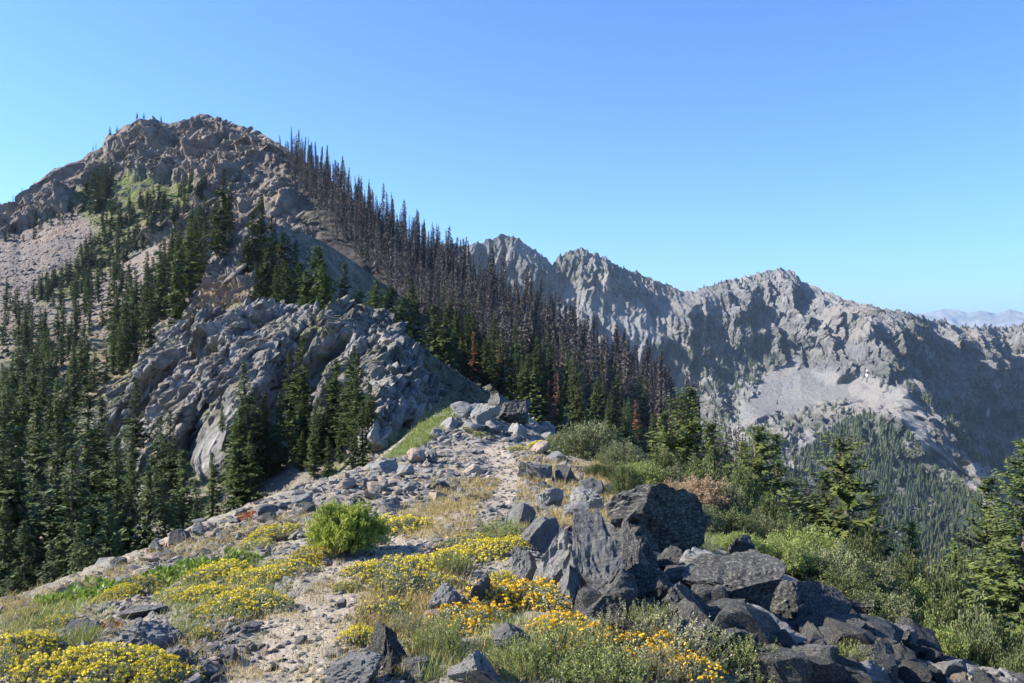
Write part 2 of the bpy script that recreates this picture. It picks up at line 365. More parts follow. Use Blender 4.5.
def blocks(V, w, n, smin, smax, D, mask, axes, stretch, seed, power=1.5, sink=.5, tones=(.7, 1.2), hi=.25, NN=None):
    """angular joint blocks standing out of a rock face; sizes follow a power law and share the joint directions"""
    g = np.random.default_rng(seed); p = np.clip(w, 0, None).astype(float); p /= p.sum(); idx = g.choice(len(V), n, p=p)
    if NN is None: NN = np.tile([[0, -.8, .6]], (len(V), 1))
    s_ = np.minimum(smin * g.random(n) ** (-1 / power), smax) ; s_.sort(); s_ = s_[::-1].copy(); nb = int(n * hi)
    A = np.asarray(axes, float); A = A / np.linalg.norm(A, axis=1, keepdims=True); out = []
    for sub, lo_, hi_ in ((2, 0, nb), (1, nb, n)):
        pr = [rock_geo(3000 + seed * 40 + k, sub, cuts=8, lo=.32, rough=.02 if sub == 2 else .05) for k in range(24)]; ids = np.arange(lo_, hi_)
        for k in range(24):
            m = ids[k::24]
            if not len(m): continue
            v, f = pr[k]; J = A[None] + g.normal(0, .16, (len(m), 3, 3)); J /= np.linalg.norm(J, axis=2, keepdims=True)
            sz = s_[m][:, None] * np.array(stretch)[None] * g.uniform(.7, 1.3, (len(m), 3)) * .5
            q = np.einsum('vk,mk,mkj->mvj', v, sz, J) + V[idx[m]][:, None]
            nn = NN[idx[m]] * (s_[m] * sink * .5)[:, None]; q -= nn[:, None]
            mk = np.repeat(mask[idx[m]][:, None], len(v), 1); tn = np.repeat(g.uniform(*tones, (len(m), 1)), len(v), 1)
            out.append((q.reshape(-1, 3), (f[None] + (np.arange(len(m)) * len(v))[:, None, None]).reshape(-1, 3), mk.reshape(-1, 3), tn.ravel()))
    o = 0; VV, FF, MM, TT = [], [], [], []
    for v, f, mk, tn in out: VV.append(v); FF.append(f + o); MM.append(mk); TT.append(tn); o += len(v)
    return np.concatenate(VV), np.concatenate(FF), np.concatenate(MM), np.concatenate(TT)

# --- the very far blue range
def sheet_far():
    crest = [(700, 330), (860, 322), (920, 316), (938, 311), (950, 312), (962, 315), (975, 313), (990, 316), (1003, 312), (1016, 316), (1030, 318), (1100, 312), (1300, 320)]
    keys = [(700, [(400, 14000), (350, 17000), ('S0', 20000), ('S25', 24000)]), (1300, [(400, 14000), (350, 17000), ('S0', 20000), ('S25', 24000)])]
    px, py, D, t = loft(700, 1300, 400, crest, keys, [6, 60, 12]); nr, nc = px.shape
    V = unproj(px.ravel(), py.ravel(), D.ravel()); N = normals(V, nr, nc)
    d = ridged(V / 2600.0, 5, 3) * 260 + fbm(V / 500.0, 4, 8) * 60
    V[:, 2] += d * 0.35; V[:, 1] -= d * 1.6
    mk = np.zeros((len(V), 3)); mk[:, 0] = smooth(-0.1, 0.3, fbm(V / 900.0, 3, 4)); mk[:, 1] = smooth(0.0, 0.35, fbm(V / 1200.0, 3, 14)) * 0.7
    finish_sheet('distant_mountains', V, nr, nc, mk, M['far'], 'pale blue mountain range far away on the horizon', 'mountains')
sheet_far()

# --- the cirque on the far side of the valley
RANGE_CREST = [(300, 262), (400, 250), (440, 246), (470, 243), (488, 240), (498, 234), (508, 233), (520, 238), (532, 248), (545, 258), (552, 263), (560, 257), (570, 251), (582, 248),
    (592, 252), (604, 258), (618, 264), (632, 270), (650, 277), (668, 283), (684, 289), (696, 290), (706, 285), (720, 281), (738, 277), (752, 275), (765, 271), (778, 267), (790, 270),
    (798, 276), (812, 284), (828, 291), (845, 298), (855, 303), (870, 306), (886, 309), (900, 308), (915, 313), (930, 318), (944, 321), (958, 328), (972, 327), (985, 325), (1000, 327),
    (1015, 325), (1030, 322), (1100, 318), (1300, 330)]
TALUS = [[(800, 372), (838, 366), (905, 392), (925, 410), (890, 408), (842, 402), (800, 412), (770, 418), (742, 430), (740, 400), (770, 372), (790, 355), (800, 340), (806, 352)],
         [(905, 395), (930, 430), (960, 462), (952, 465), (915, 440), (890, 410)], [(968, 462), (990, 470), (1000, 520), (985, 525), (975, 495)],
         [(548, 272), (600, 292), (660, 300), (720, 290), (712, 310), (660, 330), (640, 360), (620, 350), (590, 320), (560, 300)]]
SPURS = [([(860, 300), (880, 340), (900, 380), (930, 420), (975, 470), (1010, 540)], 46, 210), ([(838, 296), (828, 330), (838, 360)], 30, 120), ([(800, 330), (778, 372)], 22, 90),
         ([(742, 282), (735, 320), (752, 370), (745, 400)], 34, 110), ([(700, 290), (690, 330), (720, 390)], 34, 110), ([(580, 250), (600, 275), (640, 290)], 30, 90), ([(508, 235), (540, 275)], 26, 90),
         ([(962, 327), (985, 370), (1022, 415)], 34, 130), ([(1030, 322), (1060, 400)], 40, 150), ([(780, 268), (790, 300), (815, 330)], 30, 80), ([(880, 310), (866, 345), (880, 375)], 18, 80),
         ([(905, 312), (935, 352), (965, 400)], 18, 70)]
def sheet_range():
    top = 0
    keys = [(300, [(640, 700), (560, 1100), (470, 1650), (380, 2150), ('S0', 2450), ('S18', 3000), ('S90', 3800)]),
            (560, [(640, 700), (560, 1100), (470, 1600), (380, 2100), ('S0', 2480), ('S18', 3000), ('S90', 3800)]),
            (780, [(640, 620), (570, 1000), (480, 1500), (400, 2060), ('S0', 2500), ('S20', 3000), ('S90', 3800)]),
            (900, [(640, 620), (570, 950), (490, 1400), (400, 1900), ('S0', 2150), ('S18', 2700), ('S90', 3400)]),
            (1030, [(640, 700), (570, 1100), (490, 1650), (420, 2100), ('S0', 2330), ('S18', 2800), ('S90', 3400)]),
            (1300, [(640, 700), (570, 1100), (490, 1650), (420, 2000), ('S0', 2200), ('S18', 2800), ('S90', 3400)])]
    px, py, D, t = loft(300, 1300, 1150, RANGE_CREST, keys, [16, 60, 90, 130, 14, 8]); nr, nc = px.shape
    px, py, D, t = px.ravel(), py.ravel(), D.ravel(), t.ravel()
    V0 = unproj(px, py, D)
    wx = px + fbm(V0 / 90.0, 3, 5) * 14; wy = py + fbm(V0 / 90.0, 3, 9) * 14
    tal = np.zeros(len(px))
    for k_, p in enumerate(TALUS): tal = np.maximum(tal, poly_mask(wx, wy, p, 7) * (.55 if k_ == 3 else 1))
    fade = smooth(7, 2.5, np.abs(0)) if False else 1.0
    cr = np.interp(px, [c[0] for c in RANGE_CREST], [c[1] for c in RANGE_CREST])
    below = smooth(0, 16, py - cr) * (t <= 4)
    sp = np.zeros(len(px))
    for pts, wd, am in SPURS: sp += am * line_mask(wx, wy, pts, wd) ** 1.2
    D2 = D - sp * below * (1 - .8 * poly_mask(px, py, [(725, 345), (800, 345), (800, 440), (715, 440)], 30)) - 150 * poly_mask(px, py, [(735, 395), (800, 372), (905, 395), (915, 440), (740, 450)], 60) - 90 * poly_mask(px, py, [(590, 300), (700, 300), (690, 330), (650, 370), (600, 350)], 70)
    V = unproj(px, py, D2)
    wv = fbm(V / 90.0, 2, 2)[:, None] * 22
    q = V + wv; q[:, 0] += V[:, 2] * 0.30; q1 = q / np.array([105.0, 500.0, 430.0]); q2 = q / np.array([36.0, 160.0, 120.0])
    rock = 1 - tal; low = smooth(410, 500, py); amp = rock * (1 - 0.5 * low)
    w1 = fbm(V / np.array([150., 300., 260.]), 3, 201); w2 = fbm(V / 60., 3, 202); un = .97 * V[:, 0] - .18 * V[:, 2]
    tr = 50 * teeth(un / 120 + 1.2 * w1, 1, .22) + 22 * teeth(un / 38 + .6 * w2 + .5 * w1, 2, .28) + 15 * teeth(un / 16 + .6 * w2, 3, .3) + 14 * teeth(-V[:, 2] / 75 + 1.3 * w1, 4, .25) - 55
    V[:, 2] += rock * (12 * teeth(un / 34 + w2, 8, .4) + 5 * teeth(un / 12 + w2, 9, .4) - 9)
    amp = rock * (1 - .8 * low); d = amp * ((ridged(q1, 2, 21) - 0.2) * 55 + (ridged(q1 * 2.1 + 7, 2, 23) - .2) * 16 + tr + facets(q / np.array([19., 30., 32.]), 32, crack=.25) * 8) + rock * (1 - .5 * low) * (fbm(q / 40., 3, 33) * 8 + facets(q / np.array([8., 12., 12.]), 36, crack=.3) * 4.5) + tal * fbm(V / 22.0, 3, 6) * 2.0
    e = 0.2 + 0.8 * below
    V[:, 1] -= d * e; V[:, 2] += d * 0.14 * (0.35 + 0.65 * below)
    V[:, 0] += fbm(V / 60.0, 3, 44) * 10 * rock * below
    N = normals(V, nr, nc); flat = smooth(0.45, 0.8, np.abs(N[:, 2]))
    vg = smooth(-0.12, 0.25, fbm(V0 / 130.0, 4, 50) + 0.32 * low + 0.12 * poly_mask(px, py, [(680, 330), (760, 300), (800, 350), (780, 420), (690, 420)], 60) + 0.5 * poly_mask(wx, wy, [(850, 410), (910, 430), (965, 470), (975, 520), (1000, 580), (820, 590), (800, 480)], 20)) * rock
    for p, s in (([(700, 290), (780, 262), (850, 300), (830, 320), (700, 310)], 20),): vg *= 1 - 0.75 * poly_mask(px, py, p, s)
    mk = np.stack([rock * (1 - 0.5 * flat), vg * (0.55 + .4 * low), smooth(-.05, .3, fbm(V0 / 200., 3, 77)) * .5 * (1 - tal)], -1)
    finish_sheet('mountain_range', V, nr, nc, mk, M['range'], 'grey rocky mountain range with talus fans across the valley', 'mountains', extra=[
        blocks(V, rock * (1 - .92 * smooth(375, 420, py)) * (t < 3.9) * (t > 1.2), 2500, 5, 12, D, mk * [0, .5, 0] + [1, 0, 0], [(-.28, -.1, -.95), (.3, -.95, 0), (.95, .1, -.25)], (1.8, .9, .7), 7, power=2, sink=1.0, hi=.15)])
    return vg
sheet_range()

# --- the peak, its scree slopes, the burnt ridge and the slope that falls away left of the trail
PEAK_CREST = [(-260, 262), (-120, 236), (-40, 216), (0, 206), (10, 203), (20, 204), (28, 196), (40, 189), (46, 180), (58, 172), (66, 170), (76, 166), (84, 162), (92, 155), (104, 149), (116, 140),
    (124, 133), (134, 128), (142, 124), (150, 126), (158, 123), (166, 126), (176, 125), (186, 121), (200, 119), (214, 119), (222, 122), (234, 125), (248, 132), (262, 138), (276, 145), (290, 152),
    (310, 166), (340, 190), (370, 212), (400, 236), (450, 264), (500, 294), (550, 330), (600, 364), (650, 396), (700, 430), (760, 478), (820, 520), (900, 575), (1024, 640), (1200, 740)]
SCREE = [[(0, 240), (60, 215), (100, 205), (120, 215), (160, 245), (175, 270), (130, 300), (60, 340), (-60, 380), (-60, 250)],
         [(150, 245), (185, 240), (185, 275), (165, 300), (120, 330), (120, 290)]]
GULLY = [[(75, 190), (110, 175), (150, 182), (200, 185), (205, 200), (170, 215), (150, 240), (120, 260), (90, 290), (40, 305), (30, 290), (75, 260), (95, 230), (80, 215)]]
def sheet_peak():
    keys = [(-260, [(900, 24), (640, 60), (500, 110), (400, 190), (310, 330), ('S0', 470), ('S30', 620), ('S200', 900)]),
            (0, [(760, 28), (600, 60), (480, 110), (390, 190), (300, 330), ('S0', 480), ('S30', 620), ('S200', 900)]),
            (100, [(700, 32), (560, 65), (460, 110), (370, 200), (270, 360), ('S0', 495), ('S30', 620), ('S200', 900)]),
            (200, [(640, 38), (520, 70), (430, 110), (340, 195), (230, 360), ('S0', 520), ('S35', 640), ('S220', 900)]),
            (300, [(600, 45), (490, 80), (400, 130), (320, 210), (240, 310), ('S0', 420), ('S30', 540), ('S220', 800)]),
            (400, [(560, 52), (470, 90), (410, 140), (340, 210), (285, 280), ('S0', 340), ('S35', 450), ('S220', 700)]),
            (500, [(540, 58), (480, 90), (430, 135), (380, 190), (335, 250), ('S0', 300), ('S35', 400), ('S220', 650)]),
            (600, [(600, 50), (520, 75), (475, 110), (430, 170), (395, 230), ('S0', 275), ('S35', 380), ('S220', 600)]),
            (700, [(680, 45), (590, 70), (530, 105), (490, 150), (455, 210), ('S0', 255), ('S35', 360), ('S200', 560)]),
            (850, [(760, 45), (690, 65), (640, 95), (600, 140), (565, 190), ('S0', 245), ('S25', 340), ('S150', 520)]),
            (1200, [(950, 45), (880, 65), (830, 95), (790, 140), (765, 190), ('S0', 245), ('S25', 340), ('S150', 520)])]
    px, py, D, t = loft(-260, 1200, 1250, PEAK_CREST, keys, [14, 60, 75, 85, 110, 130, 16, 6][:7]); nr, nc = px.shape
    px, py, D, t = px.ravel(), py.ravel(), D.ravel(), t.ravel()
    V0 = unproj(px, py, D)
    wx = px + fbm(V0 / 18.0, 4, 5) * 9; wy = py + fbm(V0 / 18.0, 4, 9) * 9
    sc = np.zeros(len(px))
    for p in SCREE: sc = np.maximum(sc, poly_mask(wx, wy, p, 8))
    gu = np.zeros(len(px))
    for p in GULLY: gu = np.maximum(gu, poly_mask(wx, wy, p, 10))
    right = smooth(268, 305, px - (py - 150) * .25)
    rock = np.clip(1 - sc - gu * 0.8, 0, 1) * (1 - 0.75 * right) * (1 - 0.45 * smooth(300, 380, py))
    # outcrop belts on the peak face
    V = V0.copy(); q = V.copy(); q[:, 0] += 0.6 * V[:, 2]; q[:, 2] = V[:, 2] * 0.8
    wq = q + fbm(V / 30.0, 2, 60)[:, None] * 4
    sc0 = np.clip(D / 480.0, 0.2, 1.1)
    un = .7 * V[:, 0] - .7 * V[:, 2]; vn = .7 * V[:, 0] + .7 * V[:, 2]; w1 = fbm(V / 45., 3, 201); w2 = fbm(V / 14., 3, 202)
    tp = 9 * teeth(un / 26 + 1.1 * w1, 1) + 4.5 * teeth(un / 10 + .9 * w2 + .5 * w1, 2, .25) + 5 * teeth(-vn / 30 + 1.4 * w1, 3) + 2.5 * teeth(-vn / 11 + .9 * w2, 4, .25) + 1.2 * teeth(un / 4 + .8 * w2, 5, .3) - 9
    d = rock * ((ridged(wq / 70.0, 2, 61) - 0.15) * 13 + (ridged(wq / 26.0, 2, 62) - .15) * 6.0 + tp * 1.0 + facets(wq / np.array([10., 9., 6.]), 63, crack=.28) * 2.4 + facets(wq / np.array([4.2, 4., 2.6]), 64, crack=.3) * 1.6 + fbm(wq / 3., 2, 65) * .5) * sc0
    d += (1 - rock) * fbm(V / 12.0, 4, 65) * 0.9 * sc0 + sc * facets(V / 2.2, 66) * 0.35
    N = normals(V, nr, nc); N *= np.sign(N[:, 2:3] + 1e-9)
    e = np.where(t > 4.9, 0.35, 1.0)
    V += (N * .3 + np.array([-.15, -.6, .25])) * (d * e)[:, None]
    N2 = normals(V, nr, nc); flat = smooth(0.55, 0.85, np.abs(N2[:, 2]))
    vg = np.clip(gu * 0.9 + right * 0.35 + 0.55 * poly_mask(wx, wy, [(120, 170), (150, 165), (215, 185), (240, 175), (235, 195), (160, 205), (130, 195)], 14) * flat + flat * smooth(0.05, 0.4, fbm(V / 25., 3, 70)) * 0.35 * (1 - sc), 0, 1)
    vg = np.maximum(vg, smooth(300, 380, py) * 0.45 * (px < 330))
    so = flat * smooth(-0.05, 0.3, fbm(V / 16.0, 3, 71)) * 0.85 * (1 - sc) + 0.15 * right
    so *= 1 - right * .9
    mk = np.stack([np.clip(rock * (1 - 0.35 * flat), 0, 1), np.clip(vg, 0, 1), np.clip(so, 0, 1)], -1)
    ax = [(-.75, 0, -.65), (.1, -1, .1), (-.6, -.1, .8)]; face = rock * (py < 330) * (t > 2) * (t < 4.97); scm = (sc + .35 * (1 - right) * (py < 420) * (py > 260)) * (t < 5)
    rk = mk * [0, .35, .3] + [1, 0, 0]
    ex = [blocks(V, face * (1 - right), 3500, 1.2, 4.5, D, rk, ax, (2.4, 1, .5), 1, power=1.7, sink=.85, tones=(.6, 1.2)), blocks(V, face * (1 - right) * smooth(.0, .3, fbm(V / 40., 2, 12)), 60, 4, 8, D, rk, ax, (1.4, 1, .8), 2, power=2.2, sink=1.15),
          blocks(V, scm * (D > 90), 7000, .7, 2.8, D, mk, ax, (1.2, 1, .6), 3, power=2.6, tones=(.5, 1.25), hi=.05)]
    o = finish_sheet('peak', V, nr, nc, mk, M['peak'], 'pinkish grey rocky peak with scree slopes and forested flank', 'mountain', extra=ex, char_shade=right)  # burnt flank darkened in colour, for charred soil and for its shade
sheet_peak()

# --- the sunlit shoulder between the peak and the crag
def sheet_shoulder():
    crest = [(80, 500), (110, 445), (130, 412), (150, 382), (165, 352), (180, 320), (195, 292), (210, 268), (222, 250), (236, 233), (246, 225), (262, 221), (280, 224), (300, 230), (330, 246),
             (360, 266), (400, 296), (450, 338), (500, 385), (560, 440)]
    keys = [(80, [('S260', 70), ('S130', 100), ('S60', 120), ('S0', 135), ('S40', 160), ('S160', 200)]), (165, [('S230', 80), ('S130', 105), ('S60', 128), ('S0', 148), ('S40', 175), ('S160', 215)]),
            (246, [('S230', 90), ('S130', 115), ('S60', 145), ('S0', 172), ('S40', 205), ('S160', 250)]), (300, [('S230', 105), ('S130', 135), ('S60', 165), ('S0', 198), ('S40', 230), ('S160', 280)]),
            (400, [('S230', 130), ('S130', 165), ('S60', 200), ('S0', 235), ('S40', 265), ('S160', 300)]), (560, [('S230', 120), ('S130', 150), ('S60', 190), ('S0', 225), ('S40', 260), ('S160', 300)])]
    px, py, D, t = loft(80, 560, 700, crest, keys, [40, 110, 130, 110, 14]); nr, nc = px.shape
    px, py, D, t = px.ravel(), py.ravel(), D.ravel(), t.ravel()
    V = unproj(px, py, D); right = smooth(265, 330, px)
    q = V.copy(); q[:, 0] += 0.7 * V[:, 2]; q += fbm(V / 9.0, 3, 80)[:, None] * 2.5
    rock = 1 - 0.85 * right
    d = rock * ((ridged(q / 26.0, 2, 81) - .15) * 3.0 + 3.0 * teeth((.75 * V[:, 0] - .65 * V[:, 2]) / 8 + 1.1 * fbm(V / 14., 3, 203), 6) + 1.3 * teeth((.75 * V[:, 0] - .65 * V[:, 2]) / 3.1 + fbm(V / 5., 3, 204), 7) - 2 + facets(q / np.array([9., 8., 4.5]), 82, crack=.25) * .8 + facets(q / np.array([3.6, 3.4, 2.]), 83, crack=.28) * 1.2 + facets(q / 1.3, 84, crack=.3) * .5) + fbm(V / 8.0, 4, 85) * 0.6
    N = normals(V, nr, nc); N *= np.sign(N[:, 2:3] + 1e-9); V += (N * .35 + np.array([-.28, -.5, .32])) * (d * np.where(t > 2.9, 0.4, 1))[:, None]
    N2 = normals(V, nr, nc); flat = smooth(0.5, 0.8, np.abs(N2[:, 2]))
    wx = px + fbm(V / 6.0, 3, 5) * 10
    tan = poly_mask(wx, py, [(205, 290), (235, 280), (262, 285), (262, 312), (200, 330), (170, 345)], 12)
    mk = np.stack([np.clip(rock * (1 - 0.5 * flat) * (1 - tan * 0.7), 0, 1), np.clip(right * 0.6 + flat * 0.3, 0, 1), np.clip(tan * 0.8 + flat * 0.3, 0, 1)], -1)
    finish_sheet('rocky_shoulder', V, nr, nc, mk, M['shoulder'], 'pale rocky shoulder of the ridge between peak and crag', 'hillside', extra=[blocks(V, rock * (1 - .75 * tan) * (t > .8) * (t < 3.05), 1300, .4, 1.8, D, mk * [0, .3, .3] + [1, 0, 0], [(-.75, 0, -.65), (.1, -1, .1), (-.6, -.1, .8)], (2.6, 1, .5), 4, sink=.85)])
sheet_shoulder()

# --- the big crag above the trees
CRAG_CREST = [(60, 560), (85, 480), (105, 420), (120, 392), (138, 370), (152, 352), (165, 344), (180, 330), (192, 324), (205, 322), (225, 314), (240, 304), (262, 303), (280, 306), (300, 307), (322, 314), (340, 318),
              (352, 312), (366, 307), (380, 310), (392, 322), (410, 338), (425, 350), (440, 360), (455, 370), (472, 382), (490, 394), (505, 404), (525, 420), (550, 440), (600, 480)]
def sheet_crag():
    keys = [(60, [('S260', 50), ('S150', 62), ('S70', 76), ('S15', 86), ('S0', 90), ('S14', 105), ('S120', 140)]), (160, [('S280', 48), ('S160', 62), ('S75', 80), ('S15', 92), ('S0', 96), ('S14', 112), ('S120', 150)]),
            (250, [('S300', 40), ('S170', 58), ('S80', 75), ('S18', 87), ('S0', 92), ('S4', 112), ('S110', 150)]), (330, [('S300', 36), ('S160', 52), ('S80', 68), ('S18', 80), ('S0', 85), ('S10', 105), ('S110', 140)]),
            (380, [('S290', 34), ('S150', 49), ('S80', 62), ('S18', 74), ('S0', 79), ('S25', 100), ('S110', 140)]), (440, [('S230', 34), ('S90', 49), ('S50', 64), ('S14', 83), ('S0', 88), ('S30', 108), ('S110', 140)]),
            (500, [('S200', 30), ('S80', 44), ('S40', 62), ('S12', 86), ('S0', 93), ('S30', 110), ('S110', 140)]), (600, [('S200', 28), ('S90', 44), ('S40', 62), ('S12', 84), ('S0', 92), ('S30', 110), ('S110', 140)])]
    px, py, D, t = loft(60, 600, 900, CRAG_CREST, keys, [30, 150, 170, 110, 30, 20]); nr, nc = px.shape
    px, py, D, t = px.ravel(), py.ravel(), D.ravel(), t.ravel()
    V0 = unproj(px, py, D)
    wx = px + fbm(V0 / 4.0, 3, 5) * 8; wy = py + fbm(V0 / 4.0, 3, 9) * 8
    below = smooth(2, 24, py - np.interp(px, [c[0] for c in CRAG_CREST], [c[1] for c in CRAG_CREST])) * (t <= 4)
    sp = np.zeros(len(px))
    for pts, wd, am in [([(160, 350), (125, 385), (110, 420)], 22, 4), ([(235, 325), (205, 380), (165, 440), (150, 460)], 26, 6.5), ([(300, 318), (275, 350), (240, 400), (222, 450)], 34, 7.0),
                        ([(362, 318), (345, 350), (320, 400)], 24, 4.0), ([(405, 345), (392, 385), (375, 430)], 26, 5.0), ([(425, 370), (415, 410)], 16, 3.0), ([(215, 318), (260, 300)], 16, 2.0)]:
        sp += 1.45 * am * line_mask(wx, wy, pts, wd) ** 0.8
    V = unproj(px, py, D - sp * below)
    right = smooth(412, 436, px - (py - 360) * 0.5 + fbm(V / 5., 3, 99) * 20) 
    grass = poly_mask(wx, wy, [(385, 440), (430, 408), (455, 402), (450, 425), (420, 445), (390, 455)], 6)
    a = 0.9; q = V.copy(); q[:, 0] = V[:, 0] * math.cos(a) - V[:, 2] * math.sin(a); q[:, 2] = (V[:, 0] * math.sin(a) + V[:, 2] * math.cos(a)) * 0.45; q += fbm(V / 5.0, 2, 90)[:, None] * .8
    rock = (1 - 0.9 * right) * (1 - grass)
    foot = smooth(1.2, 2.4, t)
    un = .78 * V[:, 0] - .62 * V[:, 2]; vn = .62 * V[:, 0] + .78 * V[:, 2]; w1 = fbm(V / 9., 3, 201); w2 = fbm(V / 3., 3, 202)
    rel = (3.1 * teeth(un / 5.2 + .75 * w1, 1) + 1.3 * teeth(un / 2.0 + .45 * w2 + .5 * w1, 2, .25) + 1.3 * teeth(-vn / 6.5 + .9 * w1, 3, .18) + .6 * teeth(-vn / 2.2 + .5 * w2, 4, .25) + .35 * teeth(un / .8 + .4 * w2, 5, .3)
           + facets(q / np.array([1.3, 1.3, 1.0]), 94, crack=.3) * .38 + facets(q / .5, 95, crack=.3) * .16)
    d = foot * rock * (rel - 2.2 + (ridged(q / 11.0, 2, 91) - .15) * 1.6) + fbm(V / 4.0, 5, 95) * 0.35
    N = normals(V, nr, nc); N *= -np.sign(N[:, 1:2] + 1e-9); V += (N * .2 + np.array([-.12, -.8, .15])) * (d * np.where(t > 3.9, 0.3, 1))[:, None]
    N2 = normals(V, nr, nc); flat = smooth(0.5, 0.8, np.abs(N2[:, 2]))
    red = line_mask(px, py, [(395, 435), (430, 408), (480, 390)], 8)
    vg = np.clip(grass + right * 0.8 + flat * smooth(-.1, .3, fbm(V / 5., 3, 97)) * 0.7 + 0.5 * poly_mask(wx, wy, [(320, 310), (370, 312), (350, 350), (315, 345)], 10) * smooth(-.1, .2, fbm(V / 2., 3, 7)), 0, 1)
    mk = np.stack([np.clip(rock * (1 - 0.3 * flat), 0, 1), vg * (1 - red * .7), np.clip(red + flat * 0.25, 0, 1)], -1)
    finish_sheet('crag', V, nr, nc, mk, M['crag'], 'grey fractured rock crag rising above the firs', 'crag', extra=[
        blocks(V, rock * foot * (t < 4.02) * smooth(.5, .95, 1 - right), 4200, .2, 1.3, D, mk * [0, .35, .2] + [1, 0, 0], [(-.62, .1, -.78), (.2, -1, .1), (-.7, -.1, .62)], (1.8, .9, .6), 5, power=1.4, hi=.3, sink=.95, tones=(.6, 1.25)),
        blocks(V, right * (t < 3.98) * (t > 1), 900, .25, 1.6, D, mk * 0 + [1, .3, .3], [(-.6, .1, -.7), (.2, -1, .1), (-.7, -.1, .62)], (1.4, .9, .7), 6, power=1.7, sink=.8, tones=(.35, .8), hi=.2)], char_shade=right * .85)  # shade of the right side painted in: darker ground colour, darker block tones
sheet_crag()
print('sheets', round(time.time() - T0, 1))

# --- the ridge under the camera
PTS = [(0, 683, 4.3), (-250, 683, 4.6), (512, 683, 4.2), (256, 683, 4.2), (780, 683, 4.6), (1000, 683, 5.6), (1200, 700, 6.0), (256, 640, 4.95), (300, 600, 5.7), (345, 550, 8.2), (400, 540, 8.6), (0, 603, 8.2), (-160, 630, 7.6), (60, 580, 9.8),
       (130, 557, 11.2), (200, 524, 13), (260, 502, 15), (320, 482, 17.5), (370, 465, 20), (400, 447, 25), (430, 420, 29), (475, 405, 32), (500, 408, 33), (530, 424, 33), (100, 620, 6.1), (200, 580, 7.3),
       (250, 540, 9.6), (320, 510, 12), (400, 490, 14.5), (480, 500, 13), (500, 470, 18), (520, 447, 24.5), (440, 450, 22), (500, 560, 7.5), (560, 600, 6.0), (600, 525, 9.6), (560, 482, 15),
       (600, 472, 17), (660, 484, 18), (640, 610, 5.9), (700, 575, 8.2), (750, 548, 12.5), (800, 570, 13.5), (820, 628, 6.8), (900, 648, 6.8), (960, 668, 6.7), (600, 455, 24), (860, 600, 12)]
WPTS = [(-9, 9, -6.5), (-12, 15, -9.5), (-9.5, 21, -8), (-8, 28, -8), (-6, 36, -8), (0, 45, -9), (6.5, 10, -5.4), (9, 14, -7.6), (7, 20, -6.4), (6, 30, -8), (13, 20, -11), (10, 8, -7), (4, 42, -9),
        (-3, 0, -1.5), (3, 0, -1.9), (0, 0, -1.6), (0, -6, -1.6), (-6, 0, -2.6), (7, 0, -4.4), (-14, 4, -9), (-20, 20, -15), (22, 20, -17), (18, 5, -11)]
pp = np.array([unproj(a, b, c) for a, b, c in PTS] + [list(p) for p in WPTS], float)
def tps_fit(P, lam=0.02):
    n = len(P); d = np.hypot(P[:, None, 0] - P[None, :, 0], P[:, None, 1] - P[None, :, 1])
    K = np.where(d > 0, d * d * np.log(d + 1e-12), 0) + lam * np.eye(n); Q = np.c_[np.ones(n), P[:, :2]]
    A = np.zeros((n + 3, n + 3)); A[:n, :n] = K; A[:n, n:] = Q; A[n:, :n] = Q.T
    return np.linalg.solve(A, np.r_[P[:, 2], 0, 0, 0])
TW = tps_fit(pp)
def ground_z(x, y):
    z = TW[-3] + TW[-2] * x + TW[-1] * y
    for i, p in enumerate(pp):
        d = np.hypot(x - p[0], y - p[1]) + 1e-9; z = z + TW[i] * d * d * np.log(d)
    return z
TRAIL = [unproj(a, b, c) for a, b, c in [(262, 720, 3.7), (268, 683, 4.2), (285, 640, 4.9), (310, 605, 5.6), (335, 585, 6.2), (365, 558, 7.6), (405, 542, 8.7), (450, 522, 10.5), (490, 503, 12.7), (510, 484, 15.2), (508, 468, 18), (490, 455, 21), (496, 443, 25), (520, 436, 29)]]
TR2 = [(p[0], p[1]) for p in TRAIL]
